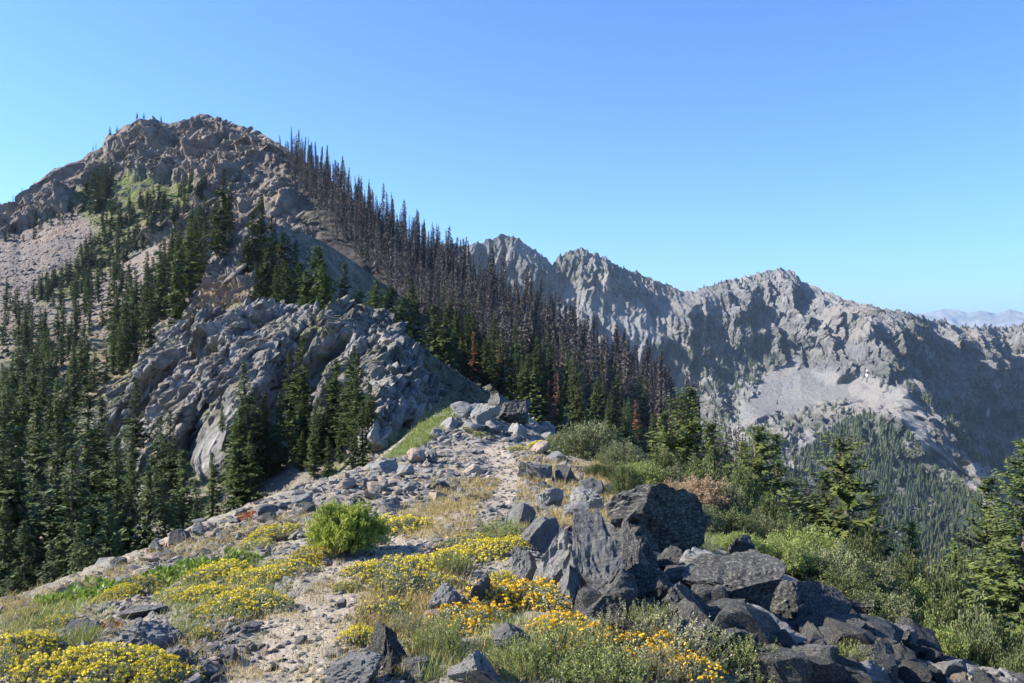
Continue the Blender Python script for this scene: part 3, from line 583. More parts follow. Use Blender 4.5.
def sheet_ground():
    nr, nc = 900, 900
    az = np.linspace(R(-62), R(62), nc); r = np.exp(np.linspace(math.log(0.8), math.log(46), nr))
    A, RR = np.meshgrid(az, r); x = (RR * np.sin(A)).ravel(); y = (RR * np.cos(A)).ravel() - 0.3
    z = ground_z(x, y); P2 = np.stack([x, y, z], -1)
    tr = line_mask(x + fbm(P2 * 1.2, 3, 3) * .25, y, TR2, 1.0); trail = smooth(0.60, 0.80, tr)
    gravel = smooth(0.1, 0.6, tr)
    z = z + fbm(P2 / 1.6, 4, 101) * 0.10 * (1 - trail) - trail * 0.035
    z = z + (facets(P2 / 0.45, 102) * 0.035 + facets(P2 / 0.16, 103) * 0.014) * (1 - trail * .6) + facets(P2 / 0.07, 104) * 0.006
    V = np.stack([x, y, z], -1)
    straw = smooth(0.0, 0.3, fbm(P2 / 1.1, 3, 110) + 0.1)
    pile = poly_mask(x + fbm(P2 * 2, 2, 8) * .3, y, [(.4, 6.0), (.5, 9), (1.5, 10), (3, 9.2), (4.5, 8.2), (6, 6.5), (4, 4), (2, 4.2), (1.3, 5.4)], .8)
    mk = np.stack([np.maximum(pile, 0.5) * (1 - trail) * smooth(-.1, .2, fbm(P2 / 0.8, 3, 112)), straw * (1 - gravel) * 0.5, np.clip(0.22 + trail * .75, 0, 1)], -1)
    gp = poly_mask(x + fbm(P2, 3, 9) * .8, y, [tuple(unproj(*p)[:2]) for p in [(380, 462, 21), (400, 446, 25), (430, 420, 29), (455, 404, 31.5), (460, 420, 29), (440, 438, 26), (415, 452, 23)]], 1.0)
    mk[:, 2] *= 1 - pile; mk[:, 1] = mk[:, 1] * (1 - pile); mk[:, 2] *= 1 - .8 * gp; turf = gp
    o = finish_sheet('ground', V, nr, nc, mk, M['ground'], 'stony ridge top with a worn dirt trail', 'ground', char_shade=pile, turf=turf)  # ground in the pile is coloured dark for the shade between boulders
M['ground'] = terrain_mat('stony_soil', 0.16, (0.20, 0.20, 0.195), (0.31, 0.30, 0.275), (0.225, 0.22, 0.205), (0.34, 0.29, 0.15), (0.385, 0.335, 0.265), 1.0, (0.07, 0.07, 0.07))
sheet_ground()
print('ground', round(time.time() - T0, 1))

# ---------------------------------------------------------------- plant and rock builders
rng = np.random.default_rng(7)
def quads_mesh(name, P, U, W, tone, mats, split=False):
    """flat leaf quads: centre P, half vectors U (length) and W (width); diamond shaped"""
    n = len(P); V = np.stack([P - U, P - W * 1.0, P + U, P + W], 1).reshape(-1, 3)
    me = mesh_np(name, V, np.arange(4 * n).reshape(n, 4), mats, smooth_=False)
    add_col(me, 'tone', np.repeat(tone, 4)[:, None] * np.ones(3)); return me
def tube_geo(pts, rad, k=6):
    pts = np.asarray(pts, float); n = len(pts); rad = np.asarray(rad, float)
    T = np.gradient(pts, axis=0); T /= np.linalg.norm(T, axis=1, keepdims=True) + 1e-9
    ref = np.where(np.abs(T[:, 2:3]) > 0.9, np.array([[1.0, 0, 0]]), np.array([[0, 0, 1.0]]))
    A = np.cross(T, ref); A /= np.linalg.norm(A, axis=1, keepdims=True); B = np.cross(T, A)
    th = np.linspace(0, 2 * np.pi, k, endpoint=False)
    V = (pts[:, None] + rad[:, None, None] * (np.cos(th)[None, :, None] * A[:, None] + np.sin(th)[None, :, None] * B[:, None])).reshape(-1, 3)
    i = np.arange(n - 1)[:, None] * k; j = np.arange(k)[None]; j2 = (j + 1) % k
    return V, np.stack([i + j, i + j2, i + k + j2, i + k + j], -1).reshape(-1, 4)
def join_geo(gs):
    V, Fc, o = [], [], 0
    for v, f in gs: V.append(v); Fc.append(f + o); o += len(v)
    return np.concatenate(V), np.concatenate(Fc)
def conifer(seed, h, r, levels, per, sprays, leaf, mat, trunk=M['bark'], bare=0.08, droop=0.35, power=0.85, gaps=0.12, tr=0.012, limbs=0, lean=0.0, one=False, kind='fir_tree'):
    g = np.random.default_rng(seed); L = levels * per
    t = bare + (1 - bare) * (np.arange(L) // per + g.uniform(-.4, .4, L)) / levels; t = np.clip(t, bare * .8, 0.995)
    az = g.uniform(0, 2 * np.pi, L); side = 1 + 0.25 * np.sin(az * 1 + g.uniform(0, 6)) + 0.18 * np.sin(t * 23 + g.uniform(0, 6))
    Ln = r * (np.clip(1 - t, 0, 1) ** power) * g.uniform(0.65, 1.12, L) * side + 0.02 * r
    Ln *= np.where(g.random(L) < gaps, 0.4, 1)
    lowf = smooth(bare, bare + 0.16, t); Ln *= 0.55 + 0.45 * lowf
    up = np.interp(t, [0, 0.6, 1], [-droop, -droop * 0.3, 0.55]) + g.uniform(-.12, .12, L)
    u = (np.arange(sprays)[None] + g.uniform(0.1, 0.9, (L, sprays))) / sprays; u = u ** 0.8
    cx = lambda tt: lean * h * tt ** 1.6
    bx, by = np.cos(az)[:, None], np.sin(az)[:, None]
    curve = u * u * 0.28
    x = bx * u * Ln[:, None] + cx(t)[:, None]; y = by * u * Ln[:, None]; z = (t * h)[:, None] + u * Ln[:, None] * (up[:, None] + curve)
    wd = leaf * g.uniform(0.7, 1.35, (L, sprays)) * (0.5 + 0.6 * np.sin(np.pi * np.clip(u, .05, .95)) ** 0.5) * np.clip(Ln[:, None] / r * 1.6, .35, 1)
    a2 = az[:, None] + g.uniform(-1.1, 1.1, (L, sprays)); P = np.stack([x, y, z], -1).reshape(-1, 3) + g.normal(0, leaf * 0.3, (L * sprays, 3)) * [1, 1, .7]
    a2 = a2.ravel(); wd = wd.ravel(); pit = g.uniform(-.55, .25, len(a2))
    U = np.stack([np.cos(a2) * np.cos(pit), np.sin(a2) * np.cos(pit), np.sin(pit)], -1) * (wd * 1.0)[:, None]
    W = np.stack([-np.sin(a2), np.cos(a2), g.uniform(-.5, .5, len(a2))], -1) * (wd * 0.42)[:, None]
    tone = np.clip(np.repeat(g.uniform(0, 1, L), sprays) * 0.5 + (u.ravel() * 0.5) + g.uniform(-.15, .15, len(a2)), 0, 1)
    n = 7; tt = np.linspace(0, 0.99, n)
    gs = [tube_geo(np.stack([cx(tt) + g.normal(0, .004 * h, n) * (tt > 0), g.normal(0, .004 * h, n) * (tt > 0), tt * h - 0.03 * h * (tt == 0)], -1), h * tr * (1.15 - tt) , 6)]
    for q in g.choice(L, min(limbs, L), replace=False) if limbs else []:
        e = Ln[q] * 0.92; s_ = np.array([cx(t[q]), 0, t[q] * h]); d_ = np.array([math.cos(az[q]), math.sin(az[q]), up[q]])
        gs.append(tube_geo([s_, s_ + d_ * e * .5, s_ + d_ * e + [0, 0, .2 * e]], [h * tr * .28, h * tr * .18, h * tr * .05], 4))
    V, Fc = join_geo(gs)
    if one:
        QV = np.stack([P - U, P - W, P + U, P + W], 1).reshape(-1, 3); nV = len(V)
        me = mesh_np(kind, np.r_[V, QV], np.r_[Fc, np.arange(len(QV)).reshape(-1, 4) + nV], [trunk, mat], False, [0] * len(Fc) + [1] * (len(QV) // 4))
        add_col(me, 'tone', np.r_[np.zeros(nV), np.repeat(tone, 4)][:, None] * np.ones(3)); return (kind, [(None, me)])
    return (kind, [('trunk', mesh_np('trunk', V, Fc, [trunk])), ('crown', quads_mesh('crown', P, U, W, tone, [mat]))])
def snag(seed, h, r, nb, bw, power=0.6, bare=0.15, needles=0, kind='burnt_tree', mat=None, one=False):
    """a scorched conifer: standing trunk with thin drooping bare branches"""
    g = np.random.default_rng(seed)
    t = bare + (0.97 - bare) * g.random(nb) ** 0.9; az = g.uniform(0, 6.283, nb); Ln = r * (1 - t) ** power * g.uniform(.3, 1.1, nb) + .06 * r; dn = g.uniform(-.75, .1, nb)
    D = np.stack([np.cos(az), np.sin(az), dn], -1); P = np.stack([0 * t, 0 * t, t * h], -1) + D * (Ln * .5)[:, None]
    U = D * (Ln * .5)[:, None]; W = np.cross(D, g.normal(0, 1, (nb, 3))); W *= (bw * g.uniform(.6, 1.4, nb) / (np.linalg.norm(W, axis=1) + 1e-6))[:, None]
    tone = g.random(nb)
    n = 8; tt = np.linspace(0, 1, n); gs = tube_geo(np.stack([g.normal(0, .006 * h, n) * (tt > 0), g.normal(0, .006 * h, n) * (tt > 0), tt * h - .04 * h * (tt == 0)], -1), h * .011 * (1.12 - tt), 6)
    m = mat or M['twig']
    if one:
        QV = np.stack([P - U, P - W, P + U, P + W], 1).reshape(-1, 3); nV = len(gs[0])
        return np.r_[gs[0], QV], np.r_[gs[1], np.arange(len(QV)).reshape(-1, 4) + nV], np.r_[np.zeros(len(gs[1]), int), np.ones(len(QV) // 4, int)], np.r_[np.zeros(nV), np.repeat(tone, 4)]
    return (kind, [('trunk', mesh_np('trunk', gs[0], gs[1], [M['char_shade']])), ('branches', quads_mesh('branches', P, U, W, tone, [m]))])

def in_poly(poly, n, g):
    a = np.array(poly, float); lo, hi = a.min(0), a.max(0); out = []
    while len(out) < n:
        q = g.uniform(lo, hi, (max(64, n), 2)); m = poly_mask(q[:, 0], q[:, 1], poly, .01) > .5; out += q[m].tolist()
    return out[:n]
def top_base(px, ytop, D, only=None):
    """ground point under a thing seen at column px at distance D, and its height so that its tip is at row ytop"""
    x = (px - CX) / F * D; d = down(x, D, only)
    z = d[0].z if d else -5.0
    return Vector((x, D, z)), (CY - ytop) / F * D - z

# ---------------------------------------------------------------- the trees
big = [conifer(100 + i, 10, 1.95 + .3 * (i % 3), 36, 7, 14, 0.27, M['fir'], bare=.05, droop=.42, power=.8, limbs=30) for i in range(5)]
round_ = [conifer(120 + i, 10, 2.8, 28, 8, 15, 0.36, M['fir'], bare=.06, droop=.2, power=.62, gaps=.2, limbs=30) for i in range(3)]
mid = [conifer(140 + i, 10, 1.7 + .35 * (i % 3), 24, 6, 9, 0.42, M['fir'], bare=.06, power=.85, kind='slender_fir') for i in range(5)]
rust = [conifer(160 + i, 10, 1.3, 20, 5, 7, 0.36, M['rust'], bare=.12, trunk=M['char_shade'], gaps=.3, kind='dead_fir') for i in range(2)]
small = [conifer(180 + i, 7, 1.35 + .3 * (i % 2), 12, 6, 4, 0.6, M['fir_far'], bare=.04, one=True, kind='young_fir') for i in range(5)]
thin = [conifer(190 + i, 10, 1.0, 24, 5, 7, 0.30, M['fir'], bare=.1, gaps=.3, power=.7, kind='slender_fir') for i in range(3)]
snags = [snag(200 + i, 14, 1.0 + .4 * (i % 4), [760, 560, 300, 680][i % 4], .10, bare=[.08, .2, .35, .08][i % 4]) for i in range(10)]
print('protos', round(time.time() - T0, 1))

def put_tree(proto, px, ytop, D, label, group, wide=1.0, hmin=2.0, cat='fir tree', only=None, H=10.0):
    b, h = top_base(px, ytop, D, only)
    if h < hmin: h = hmin
    s = h / H
    return place(proto, b, rng.uniform(0, 6.28), (s * wide, s * wide, s), label, cat, group)

NEAR = [(38, 404, 54, 'slim dark fir left of the broad double-topped fir'), (12, 446, 46, 'dark fir cut by the photo edge beside a pale rock slope'), (88, 386, 50, 'tallest dark fir of the left stand, broad and ragged'),
        (102, 396, 53, 'dark fir close behind the tallest broad fir'), (131, 458, 44, 'medium fir with pointed top right of the broad fir'), (149, 470, 43, 'fir with rounded foot standing between two pointed firs'),
        (183, 449, 46, 'full conical fir below the dark rock gully'), (164, 478, 44, 'narrow fir tucked left of the full conical fir'), (62, 452, 62, 'fir standing half hidden behind the ragged broad fir'),
        (24, 520, 38, 'low dark fir at the foot of the left slope'), (52, 540, 33, 'lowest fir by the grassy edge of the ridge'), (110, 500, 40, 'short fir in front of the broad ragged fir'), (78, 522, 37, 'short grey green fir under the tall broad fir'),
        (212, 452, 55, 'dim fir against the lit foot of the crag'), (222, 420, 58, 'slim fir rising in front of the crag face'), (234, 444, 52, 'thin grey topped fir beside the slim fir'), (264, 410, 56, 'dark heavy fir left of the twin tall firs'),
        (250, 432, 52, 'leaning dark fir at the foot of the grey crag'), (289, 352, 60, 'second tallest fir before the crag, thin top'), (303, 337, 58, 'tallest slender fir standing before the crag'),
        (280, 388, 56, 'fir crowding the left side of the tall slender fir'), (317, 398, 55, 'fir crowding the right side of the tall slender fir'), (343, 386, 56, 'narrow pointed fir right of the tall pair'), (363, 400, 48, 'full green fir at the right end of the stand'),
        (352, 430, 47, 'low fir between the narrow and the full green fir'), (328, 436, 48, 'low dark fir at the edge of the stony slope'), (196, 478, 43, 'low fir right of the full conical fir'), (5, 500, 42, 'dark fir in the bottom corner of the forest'), (20, 424, 44, 'big dark fir right beside the one cut by the edge'), (58, 420, 46, 'tall dark fir between the slim fir and the broad ragged fir'), (116, 436, 45, 'tall fir pressing on the right side of the broad ragged fir'), (-4, 410, 44, 'tall fir half outside the left picture edge'),
        (170, 410, 58, 'tall fir left of the dark gully foot'), (72, 448, 40, 'front fir overlapping the broad ragged fir'),
        (132, 356, 92, 'fir rising alone beside the upper crag edge'), (160, 440, 64, 'fir standing inside the dark gully')]
for i, (px, yt, D, lb) in enumerate(NEAR):
    put_tree(big[i % 5], px, yt, D, lb, 'firs standing below the grey crag', wide=rng.uniform(.85, 1.1) * (1.25 if yt in (386, 400, 449) else 1))
scatter_low = [(20, 470), (70, 470), (120, 480), (200, 500), (250, 480), (255, 498), (200, 520), (130, 552), (60, 575), (0, 598), (0, 480)]
SHO = [(252, 212, 150, 0), (262, 196, 160, 0), (246, 236, 150, 0), (272, 216, 152, 0), (283, 232, 148, 1), (296, 240, 160, 0), (300, 262, 140, 1), (286, 262, 132, 0), (318, 246, 118, 1), (324, 262, 112, 1), (306, 270, 118, 1),
       (266, 248, 140, 1), (256, 262, 138, 0), (276, 268, 126, 0), (377, 280, 165, 1), (392, 286, 160, 1), (412, 277, 150, 0), (404, 296, 140, 1), (434, 304, 130, 1), (446, 312, 128, 0), (345, 262, 170, 0), (360, 290, 150, 1)]
SL = ['dark fir with a clean point on the tan shoulder', 'highest fir on the tan shoulder above the crag', 'fir at the sunlit left edge of the shoulder clump', 'fir between the highest one and the round ones', 'broad crowned fir in the middle of the shoulder clump',
      'narrow fir at the back of the shoulder clump', 'squat round fir low in the shoulder clump', 'slim fir touching the top of the tan slope', 'large round fir standing alone on the crag top', 'round fir pressed against the large one on the crag top',
      'small round fir left of the large one on the crag top', 'round fir over the bare tan slope', 'narrow fir over the bare tan slope', 'low fir rooted right above the grey crag', 'pale round fir in the shaded hollow', 'second pale round fir in the shaded hollow',
      'tall fir right of the shaded hollow', 'broad fir before the tall one by the hollow', 'round fir over the dark side of the crag', 'slim fir right beside the dark side of the crag', 'dim fir in the shade behind the crag', 'dim round fir low in the shade behind the crag']
for (px, yt, D, k), lb in zip(SHO, SL):
    pr = round_ if k else big
    b, h = top_base(px, yt, D); h = min(max(h, 5), 17)
    z = (CY - yt) / F * D - h
    if z < b.z: h += b.z - z
    put_tree(pr[rng.integers(0, len(pr))], px, yt, D, lb, 'firs on the rocky shoulder and crag top', wide=.95 if k else 1.1)

def scatter(protos, poly, n, hr, H, label, group, cat='fir tree', wide=(.75, 1.3), only=None, lean=.025, seed=0, crest=None):
    g = np.random.default_rng(900 + seed); k = 0
    pts = in_poly(poly, n, g) if crest is None else crest
    for (px, py) in pts:
        hh = hit(px, py, only)
        if hh is None: continue
        s = g.uniform(*hr) / H; wd = g.uniform(*wide)
        p = protos[g.integers(0, len(protos))]
        place(p, hh[0] - Vector((0, 0, .02 * s * H)), g.uniform(0, 6.28), (s * wd, s * wd, s), label, cat, group, tilt=(g.normal(0, lean), g.normal(0, lean))); k += 1
    return k
scatter(big, scatter_low, 28, (3, 9), 10, 'dark fir in the thick low stand along the left edge of the ridge', 'low firs along the left edge', seed=41, only=('peak', 'crag'))
scatter(big, [(236, 480), (262, 452), (330, 440), (378, 425), (384, 452), (330, 480), (262, 502), (236, 506)], 20, (2.5, 6.5), 10, 'small fir in the row along the foot of the crag behind the ridge edge', 'small firs at the crag foot', seed=43, only=('peak', 'crag'))
# firs of the middle slope, the dense stand under the peak, and the gully belts
scatter(mid, [(0, 330), (60, 330), (110, 322), (128, 330), (128, 380), (96, 400), (60, 470), (0, 480)], 84, (8, 13), 10, 'fir among the scattered dark stand on the boulder slope', 'firs on the boulder slope', seed=1)
scatter(mid, [(128, 300), (160, 300), (158, 345), (118, 380), (110, 330)], 24, (12, 17), 10, 'tall fir in the narrow row left of the pale shoulder', 'tall firs left of the shoulder', seed=2)
scatter(mid + thin, [(160, 290), (195, 240), (228, 228), (240, 240), (205, 275), (176, 330), (160, 330)], 50, (13, 20), 10, 'tall dark fir in the dense stand under the peak', 'dense firs under the peak', seed=3, only=('peak', 'rocky_shoulder'))
scatter(small, [(80, 185), (112, 176), (118, 190), (100, 215), (82, 212)], 26, (8, 15), 7, 'old dark fir in the upper left clump on the peak', 'old firs high on the peak', seed=4)
scatter(small, [(112, 200), (150, 198), (205, 185), (205, 200), (178, 222), (150, 245), (120, 270), (88, 296), (38, 306), (30, 294), (75, 262), (98, 235)], 215, (4.5, 8.5), 7, 'small fir in the long green gully belt on the peak', 'gully belt firs', seed=5)
scatter(small, [(0, 238), (30, 222), (70, 205), (84, 212), (60, 228), (10, 250), (0, 250)], 32, (3.5, 7), 7, 'small fir in the upper belt across the scree', 'upper scree belt firs', seed=6)
scatter(mid + small, [(0, 310), (35, 300), (90, 292), (130, 265), (150, 262), (120, 300), (90, 318), (0, 330)], 40, (6, 10), 8, 'fir along the lower rim of the pink scree', 'firs under the scree', seed=7)
for i, (px, yt, D, pr, lb) in enumerate([(110, 128, 497, 1, 'pair-topped fir on the skyline of the peak'), (117, 130, 499, 1, 'short fir beside the skyline pair on the peak'), (137, 121, 505, 1, 'dark skyline fir left of the summit rocks'), (144, 120, 508, 1, 'rounded skyline fir next to the summit rocks'),
        (161, 122, 510, 1, 'low skyline fir at the summit'), (93, 146, 500, 0, 'bare snag on the left skyline of the peak'), (96, 143, 497, 0, 'second bare snag on the left skyline'), (22, 190, 480, 0, 'lone bare snag on the far left skyline'), (13, 196, 480, 0, 'tiny bare snag at the left picture edge skyline')]):
    b, h = top_base(px, yt, D); place(small[i % 5] if pr else snags[i % 10], b, i, max(h, 5) / (7 if pr else 14) , lb, 'fir tree' if pr else 'dead tree', 'skyline trees on the peak')

# the burnt forest on the ridge
g = np.random.default_rng(5)
crestp = [(c + g.uniform(-2, 2), np.interp(c, [a for a, _ in PEAK_CREST], [b for _, b in PEAK_CREST]) + g.uniform(3, 12)) for c in np.concatenate([np.arange(280, 700, 4.0), np.arange(284, 700, 4.7)])]
scatter(snags, None, 0, (5, 19), 14, 'bare scorched fir standing on the burnt ridge crest', 'burnt trees along the ridge crest', 'burnt tree', seed=11, lean=.05, crest=crestp, only=('peak',))
BURN = [(292, 175), (330, 195), (400, 246), (450, 275), (500, 304), (560, 345), (620, 380), (690, 430), (700, 460), (640, 450), (560, 425), (500, 395), (470, 372), (440, 345), (400, 310), (370, 275), (335, 245), (300, 215)]
scatter(snags, BURN, 100, (8, 20), 14, 'scorched bare fir crowded on the burnt ridge flank', 'burnt trees on the ridge flank', 'burnt tree', seed=12, lean=.05, only=('peak', 'rocky_shoulder'))
scatter(mid + thin, [(400, 290), (450, 320), (520, 350), (600, 400), (690, 440), (700, 465), (640, 455), (560, 430), (500, 400), (440, 355), (400, 320)], 70, (8, 15), 10, 'surviving green fir among the scorched trunks', 'green firs inside the burnt wood', seed=13, only=('peak', 'rocky_shoulder'))
# the rest of the burnt wood reads as one mass: one object
pool = [snag(300 + i, 14, 1.3, 200, .12, one=True) for i in range(6)]
VV, FF, MI, TN, o_ = [], [], [], [], 0
for (px, py) in in_poly(BURN + [], 520, g) + in_poly([(284, 152), (340, 192), (400, 238), (450, 266), (450, 285), (400, 262), (340, 225), (290, 185)], 240, g) + in_poly([(640, 455), (760, 490), (900, 560), (960, 640), (880, 640), (760, 560), (680, 500)], 130, g):
    h_ = hit(px, py, ('peak', 'rocky_shoulder'))
    if h_ is None: continue
    v, f, mi, tn = pool[g.integers(0, 6)]; s_ = g.uniform(.6, 1.15); a = g.uniform(0, 6.28)
    v2 = v * s_; v2 = np.stack([v2[:, 0] * math.cos(a) - v2[:, 1] * math.sin(a), v2[:, 0] * math.sin(a) + v2[:, 1] * math.cos(a), v2[:, 2]], -1) + np.array(h_[0])
    VV.append(v2); FF.append(f + o_); MI.append(mi); TN.append(tn); o_ += len(v)
me = mesh_np('burnt_forest', np.concatenate(VV), np.concatenate(FF), [M['char_shade'], M['twig']], False, np.concatenate(MI)); add_col(me, 'tone', np.concatenate(TN)[:, None] * np.ones(3))
tag(obj('burnt_forest', me), 'mass of scorched bare trunks filling the burnt ridge', 'burnt forest', kind='stuff')
# living and rusty trees at its foot
FOOT = [(440, 345), (480, 372), (520, 395), (560, 425), (620, 450), (700, 470), (740, 500), (700, 500), (600, 470), (540, 440), (500, 410), (450, 375)]
scatter(big + round_[:1], FOOT, 62, (8, 15), 10, 'living dark green fir at the foot of the burnt ridge', 'green firs below the burnt ridge', seed=21, only=('peak',))
scatter(rust, FOOT, 20, (7, 12), 10, 'rust brown dead fir at the foot of the burnt ridge', 'rusty firs below the burnt ridge', 'dead fir', seed=22, only=('peak',))
scatter(rust, [(455, 330), (475, 345), (470, 360), (450, 350)], 2, (11, 13), 10, 'orange brown dead fir under the dark burnt slope', 'rusty firs higher up', 'dead fir', seed=23, only=('peak',))
scatter(big + thin, [(640, 450), (700, 440), (760, 480), (840, 530), (960, 600), (960, 660), (860, 610), (760, 550), (680, 500)], 40, (8, 14), 10, 'dark fir on the shaded slope dropping to the valley', 'firs on the valley side slope', seed=24, only=('peak',))
scatter(rust, [(700, 450), (760, 480), (840, 530), (920, 580), (960, 640), (860, 600), (760, 540), (700, 490)], 16, (7, 11), 10, 'brown scorched fir on the shaded valley side slope', 'brown firs on the valley side slope', 'dead fir', seed=25, only=('peak',))

# the far slopes' woods: thousands of tiny trees, one object
def far_wood(name, spec, label, seed):
    g = np.random.default_rng(seed); P = []; S = []
    for poly, n, hr in spec:
        for px, py in in_poly(poly, n, g):
            if any(poly_mask(np.array([px + g.normal(0, 3)]), np.array([py]), tp, 1)[0] > .5 for tp in TALUS) and g.random() < .93: continue
            if g.random() > 0.05 + 1.0 * smooth(-.25, .15, gnoise(np.array([[px / 14.0, py / 9.0, 3.3]]), 9))[0]: continue
            h_ = hit(px, py, ('mountain_range',))
            if h_ is None: continue
            P.append(h_[0]); S.append(g.uniform(*hr))
    P = np.array(P); S = np.array(S); n = len(P); k = 5
    th = np.linspace(0, 2 * np.pi, k, endpoint=False)[None] + g.uniform(0, 6, (n, 1)); rr = S[:, None] * .2 * g.uniform(.7, 1.3, (n, k))
    lo = np.stack([P[:, :1] + np.cos(th) * rr, P[:, 1:2] + np.sin(th) * rr, P[:, 2:] + S[:, None] * .02 + 0 * th], -1)
    th2 = th + .5; mdl = np.stack([P[:, :1] + np.cos(th2) * rr * .6, P[:, 1:2] + np.sin(th2) * rr * .6, P[:, 2:] + S[:, None] * .45 + 0 * th], -1)
    tip = (P + np.stack([0 * S, 0 * S, S], -1))[:, None]; V = np.concatenate([lo, mdl, tip], 1).reshape(-1, 3); b = (np.arange(n) * (2 * k + 1))[:, None]
    j = np.arange(k)[None]; j2 = (j + 1) % k
    f4 = np.stack([b + j, b + j2, b + k + j2, b + k + j], -1).reshape(-1, 4); f3 = np.stack([b + k + j, b + k + j2, b + 2 * k + 0 * j], -1).reshape(-1, 3)
    me = mesh_np(name, V, [f4, f3], [M['fir_far']], False); add_col(me, 'tone', np.repeat(g.random(n), 2 * k + 1)[:, None] * np.ones(3))
    tag(obj(name, me), label, 'forest', kind='stuff')
far_wood('valley_forest', [([(780, 470), (860, 410), (905, 430), (940, 470), (985, 500), (1010, 560), (1024, 640), (900, 640), (780, 600)], 7000, (11, 20)),
    ([(560, 265), (640, 290), (720, 290), (850, 300), (900, 330), (960, 400), (1024, 440), (1024, 320), (940, 322), (780, 275)], 700, (7, 12)),
    ([(680, 340), (730, 300), (775, 310), (790, 350), (760, 385), (690, 400)], 1300, (8, 14)), ([(500, 240), (560, 260), (620, 265), (700, 292), (700, 310), (600, 300), (520, 270)], 350, (7, 12)),
    ([(700, 380), (790, 395), (880, 420), (830, 480), (740, 480)], 900, (8, 14)), ([(900, 380), (960, 440), (1000, 520), (1024, 560), (1024, 480), (980, 420)], 1000, (8, 14))], 'dark forest of tiny trees covering the far valley slopes', 31)
for px, py, w_, lb in [(867, 375, 9, 'small white snow patch above the talus fan under the dark cliffs'), (988, 412, 8, 'narrow white snow patch in the shaded basin'), (530, 281, 5, 'tiny snow patch under the left far summit')]:
    hh = hit(px, py, ('mountain_range',))
    if hh:
        v, f = rock_geo(990 + px, 3, cuts=5, lo=.6); s_ = w_ / F * hh[0].y / 2; msn = bpy.data.materials.get('snow') or new_mat('snow', .7)[0]; msn.node_tree.nodes['Principled BSDF'].inputs['Base Color'].default_value = (.82, .84, .87, 1)
        o = obj('snow_patch', mesh_np('snow_patch', v, f, [msn]), loc=hh[0]); n_ = hh[2] if hh[2].z > 0 else -hh[2]; o.scale = (s_ * 1.3, s_ * .7, s_ * .12); o.rotation_euler = Vector((0, 0, 1)).rotation_difference(n_).to_euler(); tag(o, lb, 'snow', 'snow patches')
print('trees', round(time.time() - T0, 1))
#@@NEAR

# ---------------------------------------------------------------- rocks
M['yellow'] = leaf_mat('yellow_petals', (0.42, 0.32, 0.06), (0.88, 0.74, 0.08), 0.15, 0.12)
M['orange'] = leaf_mat('orange_petals', (0.46, 0.24, 0.05), (0.90, 0.62, 0.05), 0.15, 0.12)
M['sage'] = leaf_mat('grey_green_leaves', (0.20, 0.21, 0.11), (0.37, 0.37, 0.24), 0.2, 0.2)
M['herb'] = leaf_mat('fresh_green_leaves', (0.13, 0.20, 0.04), (0.29, 0.38, 0.09), 0.3, 0.15)
M['bush'] = leaf_mat('bright_green_leaves', (0.17, 0.22, 0.04), (0.42, 0.46, 0.12), 0.35, 0.1)
M['shrub'] = leaf_mat('shrub_leaves', (0.055, 0.075, 0.028), (0.17, 0.20, 0.08), 0.22, 0.25)
M['shrub_grey'] = leaf_mat('pale_shrub_leaves', (0.10, 0.12, 0.055), (0.26, 0.28, 0.15), 0.22, 0.2)
M['shrub_lime'] = leaf_mat('lime_shrub_leaves', (0.15, 0.19, 0.05), (0.36, 0.41, 0.15), 0.3, 0.15)
M['shrub_pink'] = leaf_mat('dry_pinkish_leaves', (0.28, 0.20, 0.12), (0.46, 0.34, 0.24), 0.2, 0.15)
M['red'] = leaf_mat('red_leaves', (0.22, 0.045, 0.035), (0.38, 0.12, 0.06), 0.25, 0.15)
M['straw'] = leaf_mat('dry_grass', (0.36, 0.27, 0.12), (0.56, 0.45, 0.22), 0.2, 0.2)
M['grass'] = leaf_mat('green_grass', (0.18, 0.23, 0.07), (0.38, 0.40, 0.17), 0.25, 0.2)
M['stem'] = bark_mat('shrub_stems', (0.16, 0.12, 0.09), (0.34, 0.28, 0.22), 30)
M['gravel'] = rock_mat('gravel_stone', (0.15, 0.155, 0.16), (0.26, 0.255, 0.24), (0.33, 0.285, 0.24), scale=6, lich=.15)

def rock_mesh(name, seed, sub, mat, **k): return mesh_np(name, *rock_geo(seed, sub, **k), [mat], smooth_=False)
G_ONLY = ('ground',)
def rock_at(cx, cy, w_, h_, mat, label, seed, D=None, depth=.9, rot=0.0, roll=0.0, group=None, name='boulder', sub=5):
    if D is None:
        hh = hit(cx, cy + h_ * .42, G_ONLY) or hit(cx, cy + h_ * .42); D = hh[0].y
    p = unproj(cx, cy, D); sx = w_ / F * D / 2; sz = h_ / F * D / 2 * 1.12
    me = rock_mesh(name, seed, sub, mat, **(dict(cuts=9, lo=.25) if sub == 5 else {}))
    o = obj(name, me, loc=p + np.array([0, sx * depth * .4, -sz * .06])); o.scale = (sx, sx * depth, sz); o.rotation_euler = (0, roll, rot)
    return tag(o, label, 'rock', group)
RK, RD, RT = M['rock'], M['rock_dark'], M['rock_tan']
PILE = 'boulders of the dark rock pile'
